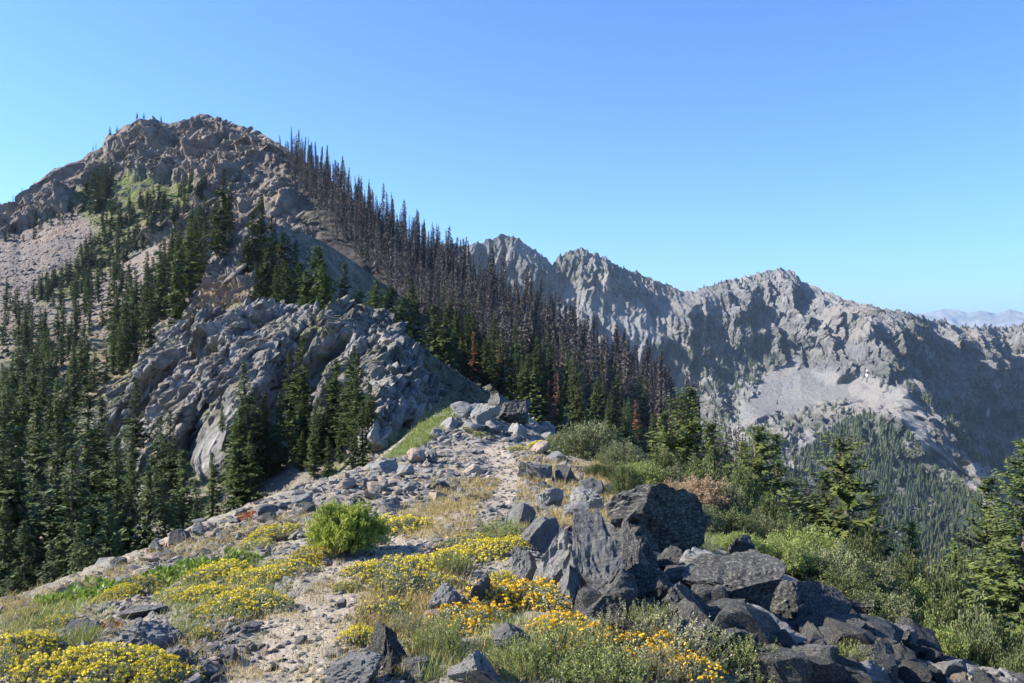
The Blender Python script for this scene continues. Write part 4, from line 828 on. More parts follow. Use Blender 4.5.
ROCKS = [(662, 526, 134, 58, RD, 'big black boulder crusted with pale lichen, highest of the pile', 11, 8.6), (596, 562, 66, 92, RK, 'tall grey angular slab left of the big black boulder', 12, 8.0), (628, 560, 50, 70, RD, 'dark grey slab wedged between tall slab and black boulder', 13, 8.3),
    (566, 564, 62, 70, RK, 'pale grey block leaning on the left of the tall slab', 14, 8.3), (604, 594, 92, 50, RD, 'dark rounded block below the tall grey slab', 15, 6.9), (523, 570, 36, 40, RK, 'pointed triangular rock left of the tall slabs', 16, 7.4),
    (541, 536, 44, 32, RK, 'low rock at the upper left of the pile', 17, 9.2), (706, 574, 74, 42, RK, 'pale flat-topped block in the middle of the pile', 18, 7.8), (742, 592, 104, 62, RD, 'dark block with a yellow green underside in the pile centre', 19, 7.4),
    (738, 550, 40, 30, RD, 'small dark rock right of the black boulder', 20, 8.6), (690, 612, 66, 46, RD, 'dark block under the pale flat-topped one', 21, 6.7), (650, 590, 60, 44, RD, 'shaded rock in the hollow below the black boulder', 22, 7.4),
    (795, 600, 70, 44, RD, 'dark slanting block right of the pile centre', 23, 7.8), (832, 606, 44, 28, RD, 'dark rock at the right end of the slanting block', 24, 8.4), (770, 642, 92, 30, RK, 'flat grey slab lying low in the pile', 25, 6.0), (818, 660, 60, 30, RK, 'lichen spotted slab at the lower edge of the pile', 26, 5.8),
    (846, 634, 46, 24, RD, 'dark block behind the lichen spotted slab', 27, 6.9), (730, 648, 56, 30, RD, 'dark low rock at the near edge of the pile', 28, 6.0), (628, 628, 50, 34, RD, 'dark rock beside the sage plants', 29, 6.1), (905, 640, 42, 24, RK, 'small pale rock among the right hand blocks', 30, 7.4),
    (880, 656, 44, 22, RD, 'dark block by the foot of the shrubs', 31, 6.8), (950, 668, 40, 18, RK, 'rounded lichen rock near the lower right corner', 32, 6.9), (918, 674, 36, 18, RD, 'dark rock left of the rounded lichen rock', 33, 6.4), (862, 676, 48, 20, RK, 'grey slab on the bottom edge of the right blocks', 34, 5.9),
    (986, 680, 34, 14, RD, 'last dark rock in the lower right corner', 35, 6.8), (775, 668, 60, 28, RD, 'dark rock at the bottom edge beside orange flowers', 36, 5.2), (890, 628, 30, 18, RK, 'small round rock under the shrubs', 37, 7.9), (572, 590, 40, 40, RK, 'block at the foot of the tall grey slab', 38, 7.0),
    (668, 566, 46, 34, RD, 'shaded rock directly under the black boulder', 39, 8.0), (858, 612, 38, 26, RD, 'rock peeping from under the shrubs', 40, 8.8), (700, 640, 44, 28, RD, 'shaded rock in front of the dark blocks', 41, 6.3), (640, 560, 44, 50, RD, 'narrow dark slab under the left side of the black boulder', 42, 7.9)]
for i, (cx_, cy_, w_, h_, mt, lb, sd_, D_) in enumerate(ROCKS):
    rock_at(cx_, cy_, w_, h_, mt, lb, sd_, D=None, rot=sd_ * 1.3, roll=[0.15, -.2, .3][sd_ % 3], group=PILE)
gq = np.random.default_rng(91)
FILL = [(565, 590), (600, 560), (660, 575), (760, 590), (850, 618), (930, 650), (960, 683), (800, 683), (720, 655), (640, 625), (575, 615)]
for k_, (px, py) in enumerate(in_poly(FILL, 150, gq)):
    hh = hit(px, py, ('ground',)); s_ = gq.uniform(.10, .34) * (1.2 if k_ < 40 else .7)
    o = place(('block', [(None, rock_mesh('block', 700 + k_, 3, RD, cuts=12, lo=.4))]), hh[0] + Vector((0, 0, s_ * .16)), gq.uniform(0, 6.28), (s_ * gq.uniform(.5, .8), s_ * gq.uniform(.4, .65), s_ * gq.uniform(.35, .6)), 'dark angular block jammed between the boulders of the pile', 'rock', 'blocks filling the dark rock pile', tilt=(gq.normal(0, .3), gq.normal(0, .3)))
MORE = [(384, 652, 62, 50, RD, 'jagged dark rock beside the near end of the trail'), (477, 670, 68, 36, RK, 'pale square slab at the bottom edge of the photo'), (352, 674, 62, 24, RK, 'low pale slab left of the jagged dark rock'), (418, 672, 36, 22, RK, 'tilted slab between the jagged rock and the square slab'),
    (452, 604, 50, 38, RK, 'grey rock between the yellow mounds right of the trail'), (478, 590, 34, 30, RK, 'smaller grey rock behind the one between the mounds'), (508, 640, 46, 28, RK, 'grey rock in the orange flowers'), (436, 620, 26, 18, RT, 'tan rock beside the grey rocks'), (143, 640, 62, 30, RK, 'pale wedge rock left of the trail'),
    (176, 660, 36, 20, RK, 'small blue grey rock below the pale wedge rock'), (141, 612, 50, 13, RK, 'long pale slab lying among the yellow flowers'), (206, 673, 20, 14, RK, 'small grey stone on the trail margin'), (34, 642, 22, 12, RK, 'small pale rock among the yellow flowers on the left'), (95, 664, 70, 14, RK, 'flat slab under the bottom left flowers'),
    (80, 627, 34, 10, RK, 'thin flat slab beside red leaves'), (536, 471, 34, 24, RK, 'round pale boulder right of the trail bend'), (521, 515, 30, 24, RK, 'dark grey rock right of the trail'), (552, 499, 36, 26, RK, 'pair-sized grey rock behind the dark grey one'), (590, 500, 40, 24, RK, 'grey rock before the dry grass by the pile'),
    (564, 474, 24, 18, RD, 'dark small rock behind the round pale boulder'), (592, 487, 26, 16, RK, 'low grey rock in dry grass'), (575, 512, 30, 18, RK, 'rock at the upper left foot of the pile'), (442, 486, 22, 10, RD, 'dark triangular rock in the stony field'), (410, 487, 18, 9, RK, 'pale flat rock left of the dark triangular one'),
    (416, 456, 20, 16, RT, 'orange tan rock near the edge of the stony field'), (432, 457, 12, 14, RK, 'grey upright rock beside the orange tan one'), (385, 468, 36, 14, RK, 'long pale slab on the edge above the green fir'), (378, 486, 24, 12, RT, 'tan brown rock in the left of the stony field'), (472, 470, 24, 10, RT, 'tan rock left of the trail bend'),
    (390, 506, 30, 14, RK, 'grey flat rock above the yellow flowers'), (345, 484, 22, 10, RT, 'tan flat rock near the slender firs'), (300, 500, 26, 9, RK, 'pale slab leaning at the ridge edge'), (266, 512, 22, 12, RK, 'pale block at the ridge edge'), (152, 546, 18, 14, RK, 'pale upright rock over the red plants'), (118, 562, 14, 8, RK, 'small rock on the left rim'),
    (511, 413, 44, 24, RD, 'large dark block at the top of the rock outcrop by the saddle'), (486, 415, 34, 22, RK, 'pale upright block in the outcrop by the saddle'), (464, 410, 28, 16, RK, 'grey block on the left of the saddle outcrop'), (449, 424, 24, 14, RK, 'pale broken block at the left foot of the saddle outcrop'), (532, 407, 26, 24, RD, 'dark block at the right of the saddle outcrop'),
    (548, 430, 22, 16, RK, 'small grey block right of the pale shrub mound'), (565, 424, 11, 26, RK, 'standing upright stone at the end of the ridge'), (500, 400, 32, 18, RD, 'flat dark block crowning the saddle outcrop'), (474, 427, 28, 12, RK, 'pale split block before the saddle outcrop'), (516, 430, 20, 14, RK, 'low block behind the trail bend'),
    (540, 448, 24, 12, RT, 'tan layered rock right of the trail bend'), (556, 458, 26, 12, RK, 'grey flat rock under the shrub'), (493, 428, 22, 14, RK, 'pale block low in the saddle outcrop'), (579, 432, 18, 14, RD, 'dark rock at the end of the ridge'), (438, 433, 20, 9, RK, 'pale rock over the green patch'), (405, 470, 18, 10, RK, 'pale rock on the rim of the stony field'),
    (300, 640, 16, 8, RK, 'flat stone half sunk in the near trail'), (250, 628, 22, 9, RK, 'grey stone at the left of the near trail'), (225, 656, 26, 12, RK, 'angular grey stone on the near trail'), (340, 604, 14, 8, RK, 'small pale stone on the trail by the mound'), (318, 560, 16, 8, RK, 'pale stone where the trail passes the bright bush'), (660, 478, 30, 14, RK, 'pale rock behind the black boulder')]
for i, (cx_, cy_, w_, h_, mt, lb) in enumerate(MORE):
    rock_at(cx_, cy_, w_, h_, mt, lb, 60 + i, rot=i * 1.7, roll=.12 * (i % 3 - 1), group='single rocks along the ridge', name='rock', sub=5 if w_ > 30 else 3)
# strewn stones: individuals first, then the gravel nobody could count
SP = [rock_mesh('stone', 300 + i, 3, [RK, RK, RT, RK, RD, RK][i % 6], cuts=11, lo=.35) for i in range(18)]
g = np.random.default_rng(17)
FIELDS = [([(180, 530), (260, 500), (330, 478), (400, 455), (440, 440), (490, 450), (480, 500), (420, 510), (380, 505), (330, 510), (260, 525), (180, 545)], 150, (.07, .30), 'angular stone strewn on the stony field left of the trail'),
          ([(510, 450), (560, 455), (600, 490), (560, 520), (510, 520), (520, 480)], 34, (.07, .26), 'stone strewn right of the trail bend'), ([(180, 683), (190, 630), (270, 600), (300, 640), (330, 683)], 34, (.03, .09), 'small angular stone on the near trail'),
          ([(40, 600), (140, 565), (230, 530), (220, 560), (120, 600)], 26, (.06, .18), 'stone on the left brow of the ridge'), ([(440, 400), (540, 400), (560, 440), (440, 440)], 30, (.2, .6), 'broken block of the saddle outcrop'), ([(840, 620), (980, 660), (1010, 683), (780, 683), (740, 660)], 26, (.08, .3), 'stone wedged in the lower right blocks')]
for poly, n, sr, lb in FIELDS:
    for px, py in in_poly(poly, n, g):
        hh = hit(px, py, G_ONLY)
        if hh is None: continue
        s_ = sr[0] + (sr[1] - sr[0]) * g.random() ** 2.2
        o = place(('stone', [(None, SP[g.integers(0, 18)])]), hh[0] + Vector((0, 0, s_ * .12)), g.uniform(0, 6.28), (s_ * g.uniform(.4, .65), s_ * g.uniform(.35, .6), s_ * g.uniform(.14, .36)), lb, 'stone', lb.split(' ')[0] + ' pieces: ' + lb[-28:], tilt=(g.normal(0, .2), g.normal(0, .2)))
def grit(name, spec, label, mat, seed):
    g = np.random.default_rng(seed); base = [rock_geo(500 + i, 1, cuts=7, lo=.3) for i in range(10)]; VV, FF, o_ = [], [], 0
    for poly, n, sr in spec:
        for px, py in in_poly(poly, n, g):
            hh = hit(px, py, G_ONLY)
            if hh is None: continue
            if poly is STONY and line_mask(np.array([hh[0].x]), np.array([hh[0].y]), TR2, .34)[0] > 0 and g.random() < .97: continue
            v, f = base[g.integers(0, 10)]; s_ = sr[0] + (sr[1] - sr[0]) * g.random() ** 3; s_ *= min(2.2, max(.8, hh[0].y / 7))
            a = g.uniform(0, 6.28); v = v * [s_ * .5, s_ * .38, s_ * .2]; v = np.stack([v[:, 0] * math.cos(a) - v[:, 1] * math.sin(a), v[:, 0] * math.sin(a) + v[:, 1] * math.cos(a), v[:, 2] + v[:, 0] * g.normal(0, .35)], -1)
            VV.append(v + np.array(hh[0]) + [0, 0, s_ * .06]); FF.append(f + o_); o_ += len(v)
    for _ in range(1500):
        x, y = g.uniform(-11, -2.5), g.uniform(3, 34); dn = down(x, y, G_ONLY)
        if dn is None: continue
        v, f = base[g.integers(0, 10)]; s_ = .03 + .2 * g.random() ** 3
        VV.append(v * [s_ * .5, s_ * .4, s_ * .22] + np.array(dn[0])); FF.append(f + o_); o_ += len(v)
    tag(obj(name, mesh_np(name, np.concatenate(VV), np.concatenate(FF), [mat], False)), label, 'gravel', kind='stuff')
STONY = [(0, 610), (130, 560), (260, 502), (370, 465), (430, 440), (500, 435), (560, 450), (620, 490), (560, 540), (480, 600), (420, 683), (0, 683)]
grit('gravel', [([(160, 683), (180, 630), (270, 600), (310, 575), (400, 545), (370, 590), (350, 640), (340, 683)], 900, (.012, .07)), ([(350, 560), (420, 520), (480, 495), (500, 460), (480, 440), (540, 440), (520, 500), (460, 530), (400, 560)], 700, (.012, .07)), (STONY, 9500, (.015, .11)),
    ([(440, 400), (540, 395), (580, 440), (430, 445)], 500, (.05, .2)), ([(385, 462), (400, 444), (430, 410), (470, 400), (460, 440), (410, 465)], 320, (.04, .16)), ([(600, 600), (760, 640), (1000, 670), (1024, 683), (520, 683)], 1500, (.02, .12))], 'loose grey gravel over the ridge and trail', M['gravel'], 71)
grit('tan_gravel', [(STONY, 2600, (.015, .10)), ([(440, 455), (500, 440), (540, 445), (500, 500), (440, 530)], 700, (.015, .06))], 'loose tan gravel over the ridge and trail', M['rock_tan'], 72)
print('rocks', round(time.time() - T0, 1))

# ---------------------------------------------------------------- low plants
def unit(v): return v / (np.linalg.norm(v, axis=-1, keepdims=True) + 1e-9)
def mound(seed, r, h, nleaf, nfl, petal, base=None, fl=.016, kind='flower_mound'):
    """a cushion of small grey leaves under flat-topped flower heads on short stalks"""
    g = np.random.default_rng(seed)
    def pt(n, lo=.0):
        a = g.uniform(0, 6.283, n); q = np.sqrt(g.random(n)); rr = r * (1 + .22 * np.sin(3 * a + seed) + .12 * np.sin(7 * a)); x = np.cos(a) * q * rr; y = np.sin(a) * q * rr
        z = h * np.clip(1 - q ** 2.4, 0, 1) * (1 + .6 * gnoise(np.stack([x / r * 2.2, y / r * 2.2, 0 * x + seed], -1), 3)); return np.stack([x, y, z], -1)
    P = pt(nleaf); P[:, 2] *= g.random(nleaf) ** .35; N = unit(g.normal(0, 1, (nleaf, 3)) * [1, 1, .6] + [0, 0, .8]); A = unit(np.cross(N, g.normal(0, 1, (nleaf, 3))))
    sz = g.uniform(.009, .02, nleaf); U = (A * .5 + N * .8) * sz[:, None]; W = np.cross(N, A) * (sz * .45)[:, None]
    gr = g.random(nleaf) * .7 + .3 * (P[:, 2] / h)
    Hd = pt(nfl); Hd[:, 2] += g.uniform(.012, .05, nfl); k = 12
    fol = quads_mesh('foliage', np.r_[P, Hd - [0, 0, .03]], np.r_[U, np.tile([[0, 0, .03]], (nfl, 1))], np.r_[W, np.tile([[.0018, 0, 0]], (nfl, 1))], np.clip(np.r_[gr, np.ones(nfl)], 0, 1), [base or M['sage']]); rr = fl * g.uniform(.7, 1.3, nfl)
    off = unit(g.normal(0, 1, (nfl, k, 3)) + [0, 0, .35]) * g.uniform(.35, 1, (nfl, k, 1)) * rr[:, None, None] * [1, 1, .55]
    P2 = (Hd[:, None] + off).reshape(-1, 3); N2 = unit(off.reshape(-1, 3) + g.normal(0, .004, (nfl * k, 3))); A2 = unit(np.cross(N2, g.normal(0, 1, N2.shape))); s2 = np.repeat(rr, k)[:, None] * .42
    fm = quads_mesh('flower_heads', P2, A2 * s2, np.cross(N2, A2) * s2, np.repeat(g.random(nfl) ** .45, k) * .8 + g.random(nfl * k) * .2, [petal])
    return (kind, [('foliage', fol), ('blossoms', fm)])
MY = [mound(400 + i, .34, .10 + .03 * (i % 2), 4200, 290, M['yellow']) for i in range(4)]
MS = [mound(410 + i, .34, .10, 4200, 70, M['yellow']) for i in range(3)]
MO = [mound(420 + i, .34, .15, 4200, 190, M['orange'], fl=.018) for i in range(3)]
def lay(protos, cx_, cy_, wpx, label, group, i, sc_y=1.0, cat='flowers', H=.34, lift=0.0, zs=1.0, only=G_ONLY):
    hh = hit(cx_, cy_, only)
    if hh is None: hh = hit(cx_, cy_)
    s = wpx / F * hh[0].y / 2 / H; n = hh[2]; n = n if n.z > 0 else -n
    r = place(protos[i % len(protos)], hh[0] + Vector((0, 0, lift)), i * 1.9, (s, s * sc_y, (s * .5 + .5) * zs), label, cat, group)
    q = Vector((0, 0, 1)).rotation_difference(n.lerp(Vector((0, 0, 1)), .4).normalized()).to_matrix() @ Matrix.Rotation(i * 1.9, 3, 'Z'); r.rotation_euler = q.to_euler(); return r
FL = [(60, 676, 90, 0, 'yellow mound in the bottom left corner'), (112, 672, 100, 0, 'dense yellow mound at the bottom left before the wedge rock'), (160, 680, 70, 0, 'yellow mound at the bottom edge below the blue grey rock'), (30, 652, 64, 0, 'yellow mound on the far left by the slab'), (14, 672, 60, 1, 'sparse mound cut by the left picture edge'),
    (236, 612, 92, 0, 'widest bright yellow mound left of the trail'), (204, 598, 60, 0, 'yellow mound behind the widest one left of the trail'), (262, 586, 66, 0, 'yellow mound close to the trail below the bright bush'), (226, 576, 70, 0, 'yellow mound next to the leafy herbs'), (290, 572, 52, 1, 'thin flowered mound by the trail below the bush'),
    (314, 560, 40, 0, 'small yellow mound at the left foot of the bright bush'), (268, 538, 54, 0, 'yellow mound left of the bright bush'), (252, 550, 50, 1, 'sparse mound left of the bright bush'), (402, 528, 62, 0, 'yellow mound behind the bright bush'), (178, 600, 54, 1, 'sparse mound beside the long pale slab'), (120, 600, 46, 0, 'yellow mound among the leafy herbs'),
    (150, 588, 50, 1, 'sparse mound under the leafy herbs'), (376, 578, 66, 0, 'bright yellow mound on the right edge of the trail'), (420, 572, 64, 0, 'yellow mound right of the trail edge mound'), (404, 592, 80, 1, 'grey leaved mound with few flowers right of the trail'), (456, 560, 62, 0, 'yellow mound right of the trail middle'), (436, 590, 60, 1, 'grey mound with scattered flowers near the grey rock'),
    (492, 552, 60, 0, 'yellow mound left of the rock pile'), (470, 545, 56, 1, 'sparse mound over the trail bend'), (520, 545, 40, 0, 'small yellow mound at the rock pile'), (388, 612, 56, 1, 'dry looking mound right of the near trail'), (358, 640, 44, 0, 'small yellow mound beside the jagged rock'), (500, 606, 74, 2, 'orange tinted mound right of the grey rocks'),
    (540, 604, 78, 2, 'dense orange yellow mound below the rock pile'), (470, 626, 64, 2, 'orange yellow mound in front of the grey rocks'), (560, 634, 60, 2, 'orange mound between the sage plants'), (600, 650, 62, 2, 'orange mound near the bottom centre'), (650, 664, 74, 2, 'deep orange mound at the bottom right of centre'), (690, 678, 60, 2, 'orange mound at the bottom edge by the sage'),
    (778, 664, 34, 2, 'small orange flower tuft in the shadow of the pile'), (540, 447, 36, 0, 'yellow brown cushion right of the trail bend'), (520, 450, 24, 1, 'small brownish cushion at the trail bend'), (484, 437, 40, 1, 'flat green cushion before the saddle outcrop'), (330, 540, 34, 1, 'small dry mound beside the bright bush'), (60, 628, 40, 1, 'sparse mound near the red leaves'),
    (345, 590, 34, 1, 'tiny mound on the near trail edge'), (505, 585, 40, 0, 'yellow tuft by the pointed triangular rock'), (200, 640, 30, 1, 'tiny grey mound at the gravel left of the trail')]
for i, (cx_, cy_, w_, k, lb) in enumerate(FL): lay([MY, MS, MO][k], cx_, cy_, w_ * (1.25 if k == 2 else 1), lb, 'flower cushions on the ridge', i, zs=.78)

def herb(seed, r, n, ll, lw, mat, kind, up=.8, per=1, stemh=0.0):
    """upright leaves from the ground, or leafy upright stems when per > 1"""
    g = np.random.default_rng(seed); a = g.uniform(0, 6.283, n); q = np.sqrt(g.random(n)) * r * (1 + .2 * np.sin(3 * a + seed)); B = np.stack([np.cos(a) * q, np.sin(a) * q, 0 * q], -1)
    if per == 1:
        D = unit(np.stack([g.normal(0, .5, n) + B[:, 0] / r * .4, g.normal(0, .5, n) + B[:, 1] / r * .4, np.full(n, up)], -1)); L = ll * g.uniform(.6, 1.2, n)
        P = B + D * (L * .5)[:, None]; U = D * (L * .5)[:, None]; W = unit(np.cross(D, g.normal(0, 1, (n, 3)))) * (lw * g.uniform(.6, 1.2, n))[:, None]; tone = g.random(n)
        return (kind, [(None, quads_mesh(kind, P, U, W, tone, [mat]))])
    D = unit(np.stack([g.normal(0, .28, n) + B[:, 0] / r * .5, g.normal(0, .28, n) + B[:, 1] / r * .5, np.ones(n)], -1)); L = stemh * g.uniform(.6, 1.15, n) * (1 - .35 * (q / r) ** 2)
    t = (np.arange(per)[None] + g.random((n, per))) / per * .85 + .15; P0 = B[:, None] + D[:, None] * (L[:, None] * t)[..., None]
    dd = unit(g.normal(0, 1, (n, per, 3)) * [1, 1, .5] + [0, 0, .7]); lf = (ll * g.uniform(.6, 1.2, (n, per)) * (1.1 - .45 * t))[..., None]
    P = (P0 + dd * lf * .5).reshape(-1, 3); U = (dd * lf * .5).reshape(-1, 3); W = unit(np.cross(U, g.normal(0, 1, U.shape))) * lw * g.uniform(.6, 1.2, (len(U), 1))
    tone = (np.repeat(g.random(n), per) * .5 + t.ravel() * .5)
    V, Fc = join_geo([tube_geo([B[i], B[i] + D[i] * L[i]], [.0035, .0015], 3) for i in range(n)])
    return (kind, [('leaves', quads_mesh('leaves', P, U, W, tone, [mat])), ('stems', mesh_np('stems', V, Fc, [M['stem']]))])
SAGE = [herb(430 + i, .30, 150, .030, .0045, M['shrub_lime'] if i != 1 else M['sage'], 'sage_plant', per=26, stemh=.24) for i in range(3)]
BROAD = [herb(440 + i, .34, 330, .085, .018, M['herb'], 'leafy_herb', up=.55) for i in range(3)]
GRS = [herb(450 + i, .30, 420, .17, .004, [M['grass'], M['straw']][i % 2], 'grass_tuft', up=1.3) for i in range(2)]
RDH = [herb(460, .22, 260, .05, .011, M['red'], 'red_leaved_plant', up=.5)]
for i, (cx_, cy_, w_, pr, lb, ca) in enumerate([(572, 672, 100, SAGE, 'grey green sage plant at the bottom centre', 'plant'), (620, 648, 70, SAGE, 'sage plant in front of the dark blocks', 'plant'), (520, 672, 60, SAGE, 'sage plant right of the square pale slab', 'plant'), (436, 650, 56, SAGE, 'green sage plant right of the jagged dark rock', 'plant'),
    (700, 664, 92, SAGE, 'wide sage plant below the dark pile', 'plant'), (742, 676, 70, SAGE, 'sage plant at the bottom edge right of the wide one', 'plant'), (645, 630, 50, SAGE, 'small sage plant against the dark blocks', 'plant'), (660, 680, 60, SAGE, 'sage plant at the bottom edge beside orange flowers', 'plant'), (600, 682, 80, SAGE, 'low sage plant along the bottom edge', 'plant'),
    (452, 572, 36, SAGE, 'small sage plant between the yellow mounds', 'plant'), (404, 636, 30, SAGE, 'tiny sage plant by the near trail', 'plant'), (850, 668, 40, SAGE, 'sage plant lodged in the right blocks', 'plant'), (500, 540, 50, SAGE, 'sage plant over the trail bend', 'plant'),
    (88, 600, 66, BROAD, 'broad leaved green herb on the left brow', 'herb'), (120, 592, 52, BROAD, 'broad leaved herb right of the one on the brow', 'herb'), (62, 606, 40, BROAD, 'broad leaved herb at the left end of the patch', 'herb'), (182, 580, 60, BROAD, 'leafy herb beyond the long pale slab', 'herb'), (216, 568, 56, BROAD, 'leafy herb before the yellow mound', 'herb'), (245, 562, 36, BROAD, 'small leafy herb nearest the bright bush', 'herb'),
    (162, 584, 34, BROAD, 'small leafy herb by the upright pale rock', 'herb'), (18, 632, 70, GRS[:1], 'green grass tuft at the left picture edge', 'grass tuft'), (50, 618, 60, GRS[:1], 'green grass tuft on the left brow', 'grass tuft'), (76, 640, 40, GRS[:1], 'green grass tuft by the thin slab', 'grass tuft'),
    (110, 630, 44, RDH, 'red leaved plant beside the thin flat slab', 'plant'), (242, 519, 30, RDH, 'red leaved plant at the ridge edge', 'plant'), (256, 512, 22, RDH, 'small red plant above the first one at the edge', 'plant'), (164, 549, 34, RDH, 'red plant under the pale upright rock', 'plant'), (628, 664, 36, RDH, 'reddish plant among the orange flowers', 'plant'), (428, 600, 22, RDH, 'small red plant near the tan rock', 'plant')]):
    lay(pr, cx_, cy_, w_, lb, 'low plants on the ridge', i, cat=ca, H=.3, zs=.5 if 'tuft' in ca else 1.0)
# the bright green bush by the trail
def bushy(seed, r, h, nst, per, ll, lw, mat, kind='shrub', up=.9, lobes=5, bare=.25):
    """a rounded bush: curved stems fanning out of the root, leaves clustered along their outer parts"""
    g = np.random.default_rng(seed); ce = g.normal(0, .42, (lobes, 2)) * r; a = g.uniform(0, 6.283, nst); q = np.sqrt(g.random(nst)); ph = g.uniform(.15, 1.45, nst) ** .9
    el = np.pi / 2 - ph; reach = 1 + .25 * gnoise(np.stack([np.cos(a) * 1.6, np.sin(a) * 1.6, el * 1.4 + seed], -1), 5) * 2 + g.uniform(-.12, .1, nst)
    E = np.stack([np.cos(a) * np.cos(el) * r, np.sin(a) * np.cos(el) * r, (np.sin(el) * .92 + .06) * h], -1) * reach[:, None]; S = np.stack([np.cos(a) * q * r * .22, np.sin(a) * q * r * .22, 0 * a], -1)
    t = bare + (1 - bare) * g.random((nst, per)) ** .6; mid_ = (S + E) / 2 + np.array([0, 0, .12 * h]); T = t[..., None]
    P0 = S[:, None] * (1 - T) ** 2 + 2 * mid_[:, None] * T * (1 - T) + E[:, None] * T ** 2 + g.normal(0, r * .035, (nst, per, 3))
    dd = unit(g.normal(0, .8, (nst, per, 3)) + unit(E)[:, None] * .7 + [0, 0, up * .5]); L = (ll * g.uniform(.6, 1.2, (nst, per)))[..., None]; U = (dd * L * .5).reshape(-1, 3)
    W = unit(np.cross(U, g.normal(0, 1, U.shape))) * lw * g.uniform(.7, 1.2, (len(U), 1)); tone = np.clip(np.repeat(g.random(nst), per) * .55 + g.random(nst * per) * .45, 0, 1)
    ns = min(nst, 70); V, Fc = join_geo([tube_geo([S[i], mid_[i] * .5 + (S[i] + E[i]) * .25, E[i]], [.012 * r, .008 * r, .002 * r], 4) for i in range(ns)])
    return (kind, [('foliage', quads_mesh('foliage', P0.reshape(-1, 3), U, W, tone, [mat])), ('stems', mesh_np('stems', V, Fc, [M['stem']]))])
hb = hit(345, 549, G_ONLY)[0]; s_ = 82 / F * hb.y / 2
place(bushy(470, s_, s_ * 1.12, 420, 44, .055, .0065, M['bush'], 'green_bush', up=1.6), hb - Vector((0, 0, .03)), 0, 1, 'rounded bright green bush beside the trail', 'bush')

SH = {k: [bushy(480 + 10 * j + i, 1.0, .95, 330, 46, .052, .014, M[m], 'shrub', lobes=4) for i in range(2)] for j, (k, m) in enumerate([('d', 'shrub'), ('g', 'shrub_grey'), ('l', 'shrub_lime'), ('p', 'shrub_pink')])}
# column, row of the top, distance, width in pixels, kind, label
SHR = [(588, 420, 21, 76, 'g', 'silvery green willow shrub at the end of the stony ridge'), (622, 440, 19, 50, 'g', 'low silvery shrub right of the willow shrub'), (560, 432, 22, 36, 'g', 'small silvery shrub left of the willow shrub'), (604, 462, 16, 46, 'd', 'green shrub in front of the willow shrub'), (640, 460, 17, 60, 'l', 'yellow green shrub behind the black boulder'),
    (668, 464, 17, 50, 'g', 'grey green shrub left of the pinkish one'), (700, 474, 16, 56, 'p', 'pinkish dry shrub behind the black boulder'), (672, 478, 14, 44, 'p', 'small pinkish shrub close to the black boulder'), (726, 482, 16, 46, 'g', 'grey shrub right of the pinkish one'), (690, 500, 12.5, 60, 'g', 'grey green shrub just right of the black boulder'),
    (724, 506, 13, 64, 'd', 'dark shrub below the broad bushy fir'), (756, 512, 14, 60, 'g', 'grey shrub below the bushy fir'), (738, 530, 11, 60, 'l', 'lime leaved shrub above the pile'), (776, 536, 11, 70, 'l', 'second lime leaved shrub above the pile, wider'), (790, 516, 14, 66, 'd', 'dark shrub left of the open fir'),
    (812, 528, 13, 74, 'l', 'yellow green shrub under the open fir'), (836, 546, 12, 78, 'g', 'grey green shrub below the open fir'), (806, 552, 11, 76, 'd', 'dense dark shrub behind the slanting block'), (846, 570, 10.5, 80, 'd', 'dense shrub over the right end of the pile'), (872, 560, 12, 70, 'g', 'grey shrub with bare twigs right of the open fir'),
    (880, 590, 10, 76, 'g', 'pale twiggy shrub above the small round rock'), (908, 580, 12, 70, 'l', 'yellowish shrub in the right shrub belt'), (914, 606, 10, 70, 'd', 'dark shrub over the lower right rocks'), (944, 590, 11.5, 72, 'd', 'green shrub left of the large edge fir'), (940, 618, 9.6, 66, 'l', 'lime shrub low in the right corner'),
    (972, 606, 11, 76, 'g', 'grey green shrub under the large edge fir'), (984, 630, 9.6, 80, 'd', 'dark shrub in the lower right corner'), (1012, 620, 11, 80, 'd', 'dark shrub at the right picture edge'), (1022, 646, 9, 70, 'd', 'lowest dark shrub at the right picture edge'), (860, 530, 16, 60, 'd', 'shrub behind the open fir foot'), (770, 496, 17, 50, 'd', 'shrub at the foot of the bushy fir'),
    (650, 492, 13, 40, 'g', 'tiny grey shrub touching the black boulder'), (820, 580, 10, 50, 'd', 'shrub spilling over the slanting block'), (900, 552, 15, 60, 'd', 'shrub before the brown valley trees'), (700, 458, 21, 56, 'd', 'dark green shrub behind the pinkish one'), (740, 466, 20, 50, 'd', 'dark shrub left of the bushy fir'), (664, 448, 22, 50, 'd', 'dark shrub over the yellow green one'),
    (626, 462, 14, 34, 'd', 'small dark shrub by the upper rocks'), (960, 560, 15, 70, 'd', 'shrub behind the belt left of the edge fir'), (930, 560, 16, 66, 'g', 'greyish shrub behind the belt'), (878, 618, 8.8, 46, 'd', 'shrub close above the rounded rocks')]
for i, (px, yt, D, wpx, k, lb) in enumerate(SHR):
    x = (px - CX) / F * D; d = down(x, D, G_ONLY); z = d[0].z if d else -6; top = (CY - yt) / F * D; r_ = wpx / F * D / 2; h_ = max(top - z, .45 * r_)
    if h_ > 2.2 * r_: z = top - 2.0 * r_; h_ = 2.0 * r_; z0 = d[0].z if d else z; h_ = top - z0; z = z0
    place(SH[k][i % 2], Vector((x, D, z - .04)), i * 1.3, (r_ * 1.12, r_ * 1.12, h_), lb, 'shrub', 'shrubs on the right side of the ridge')
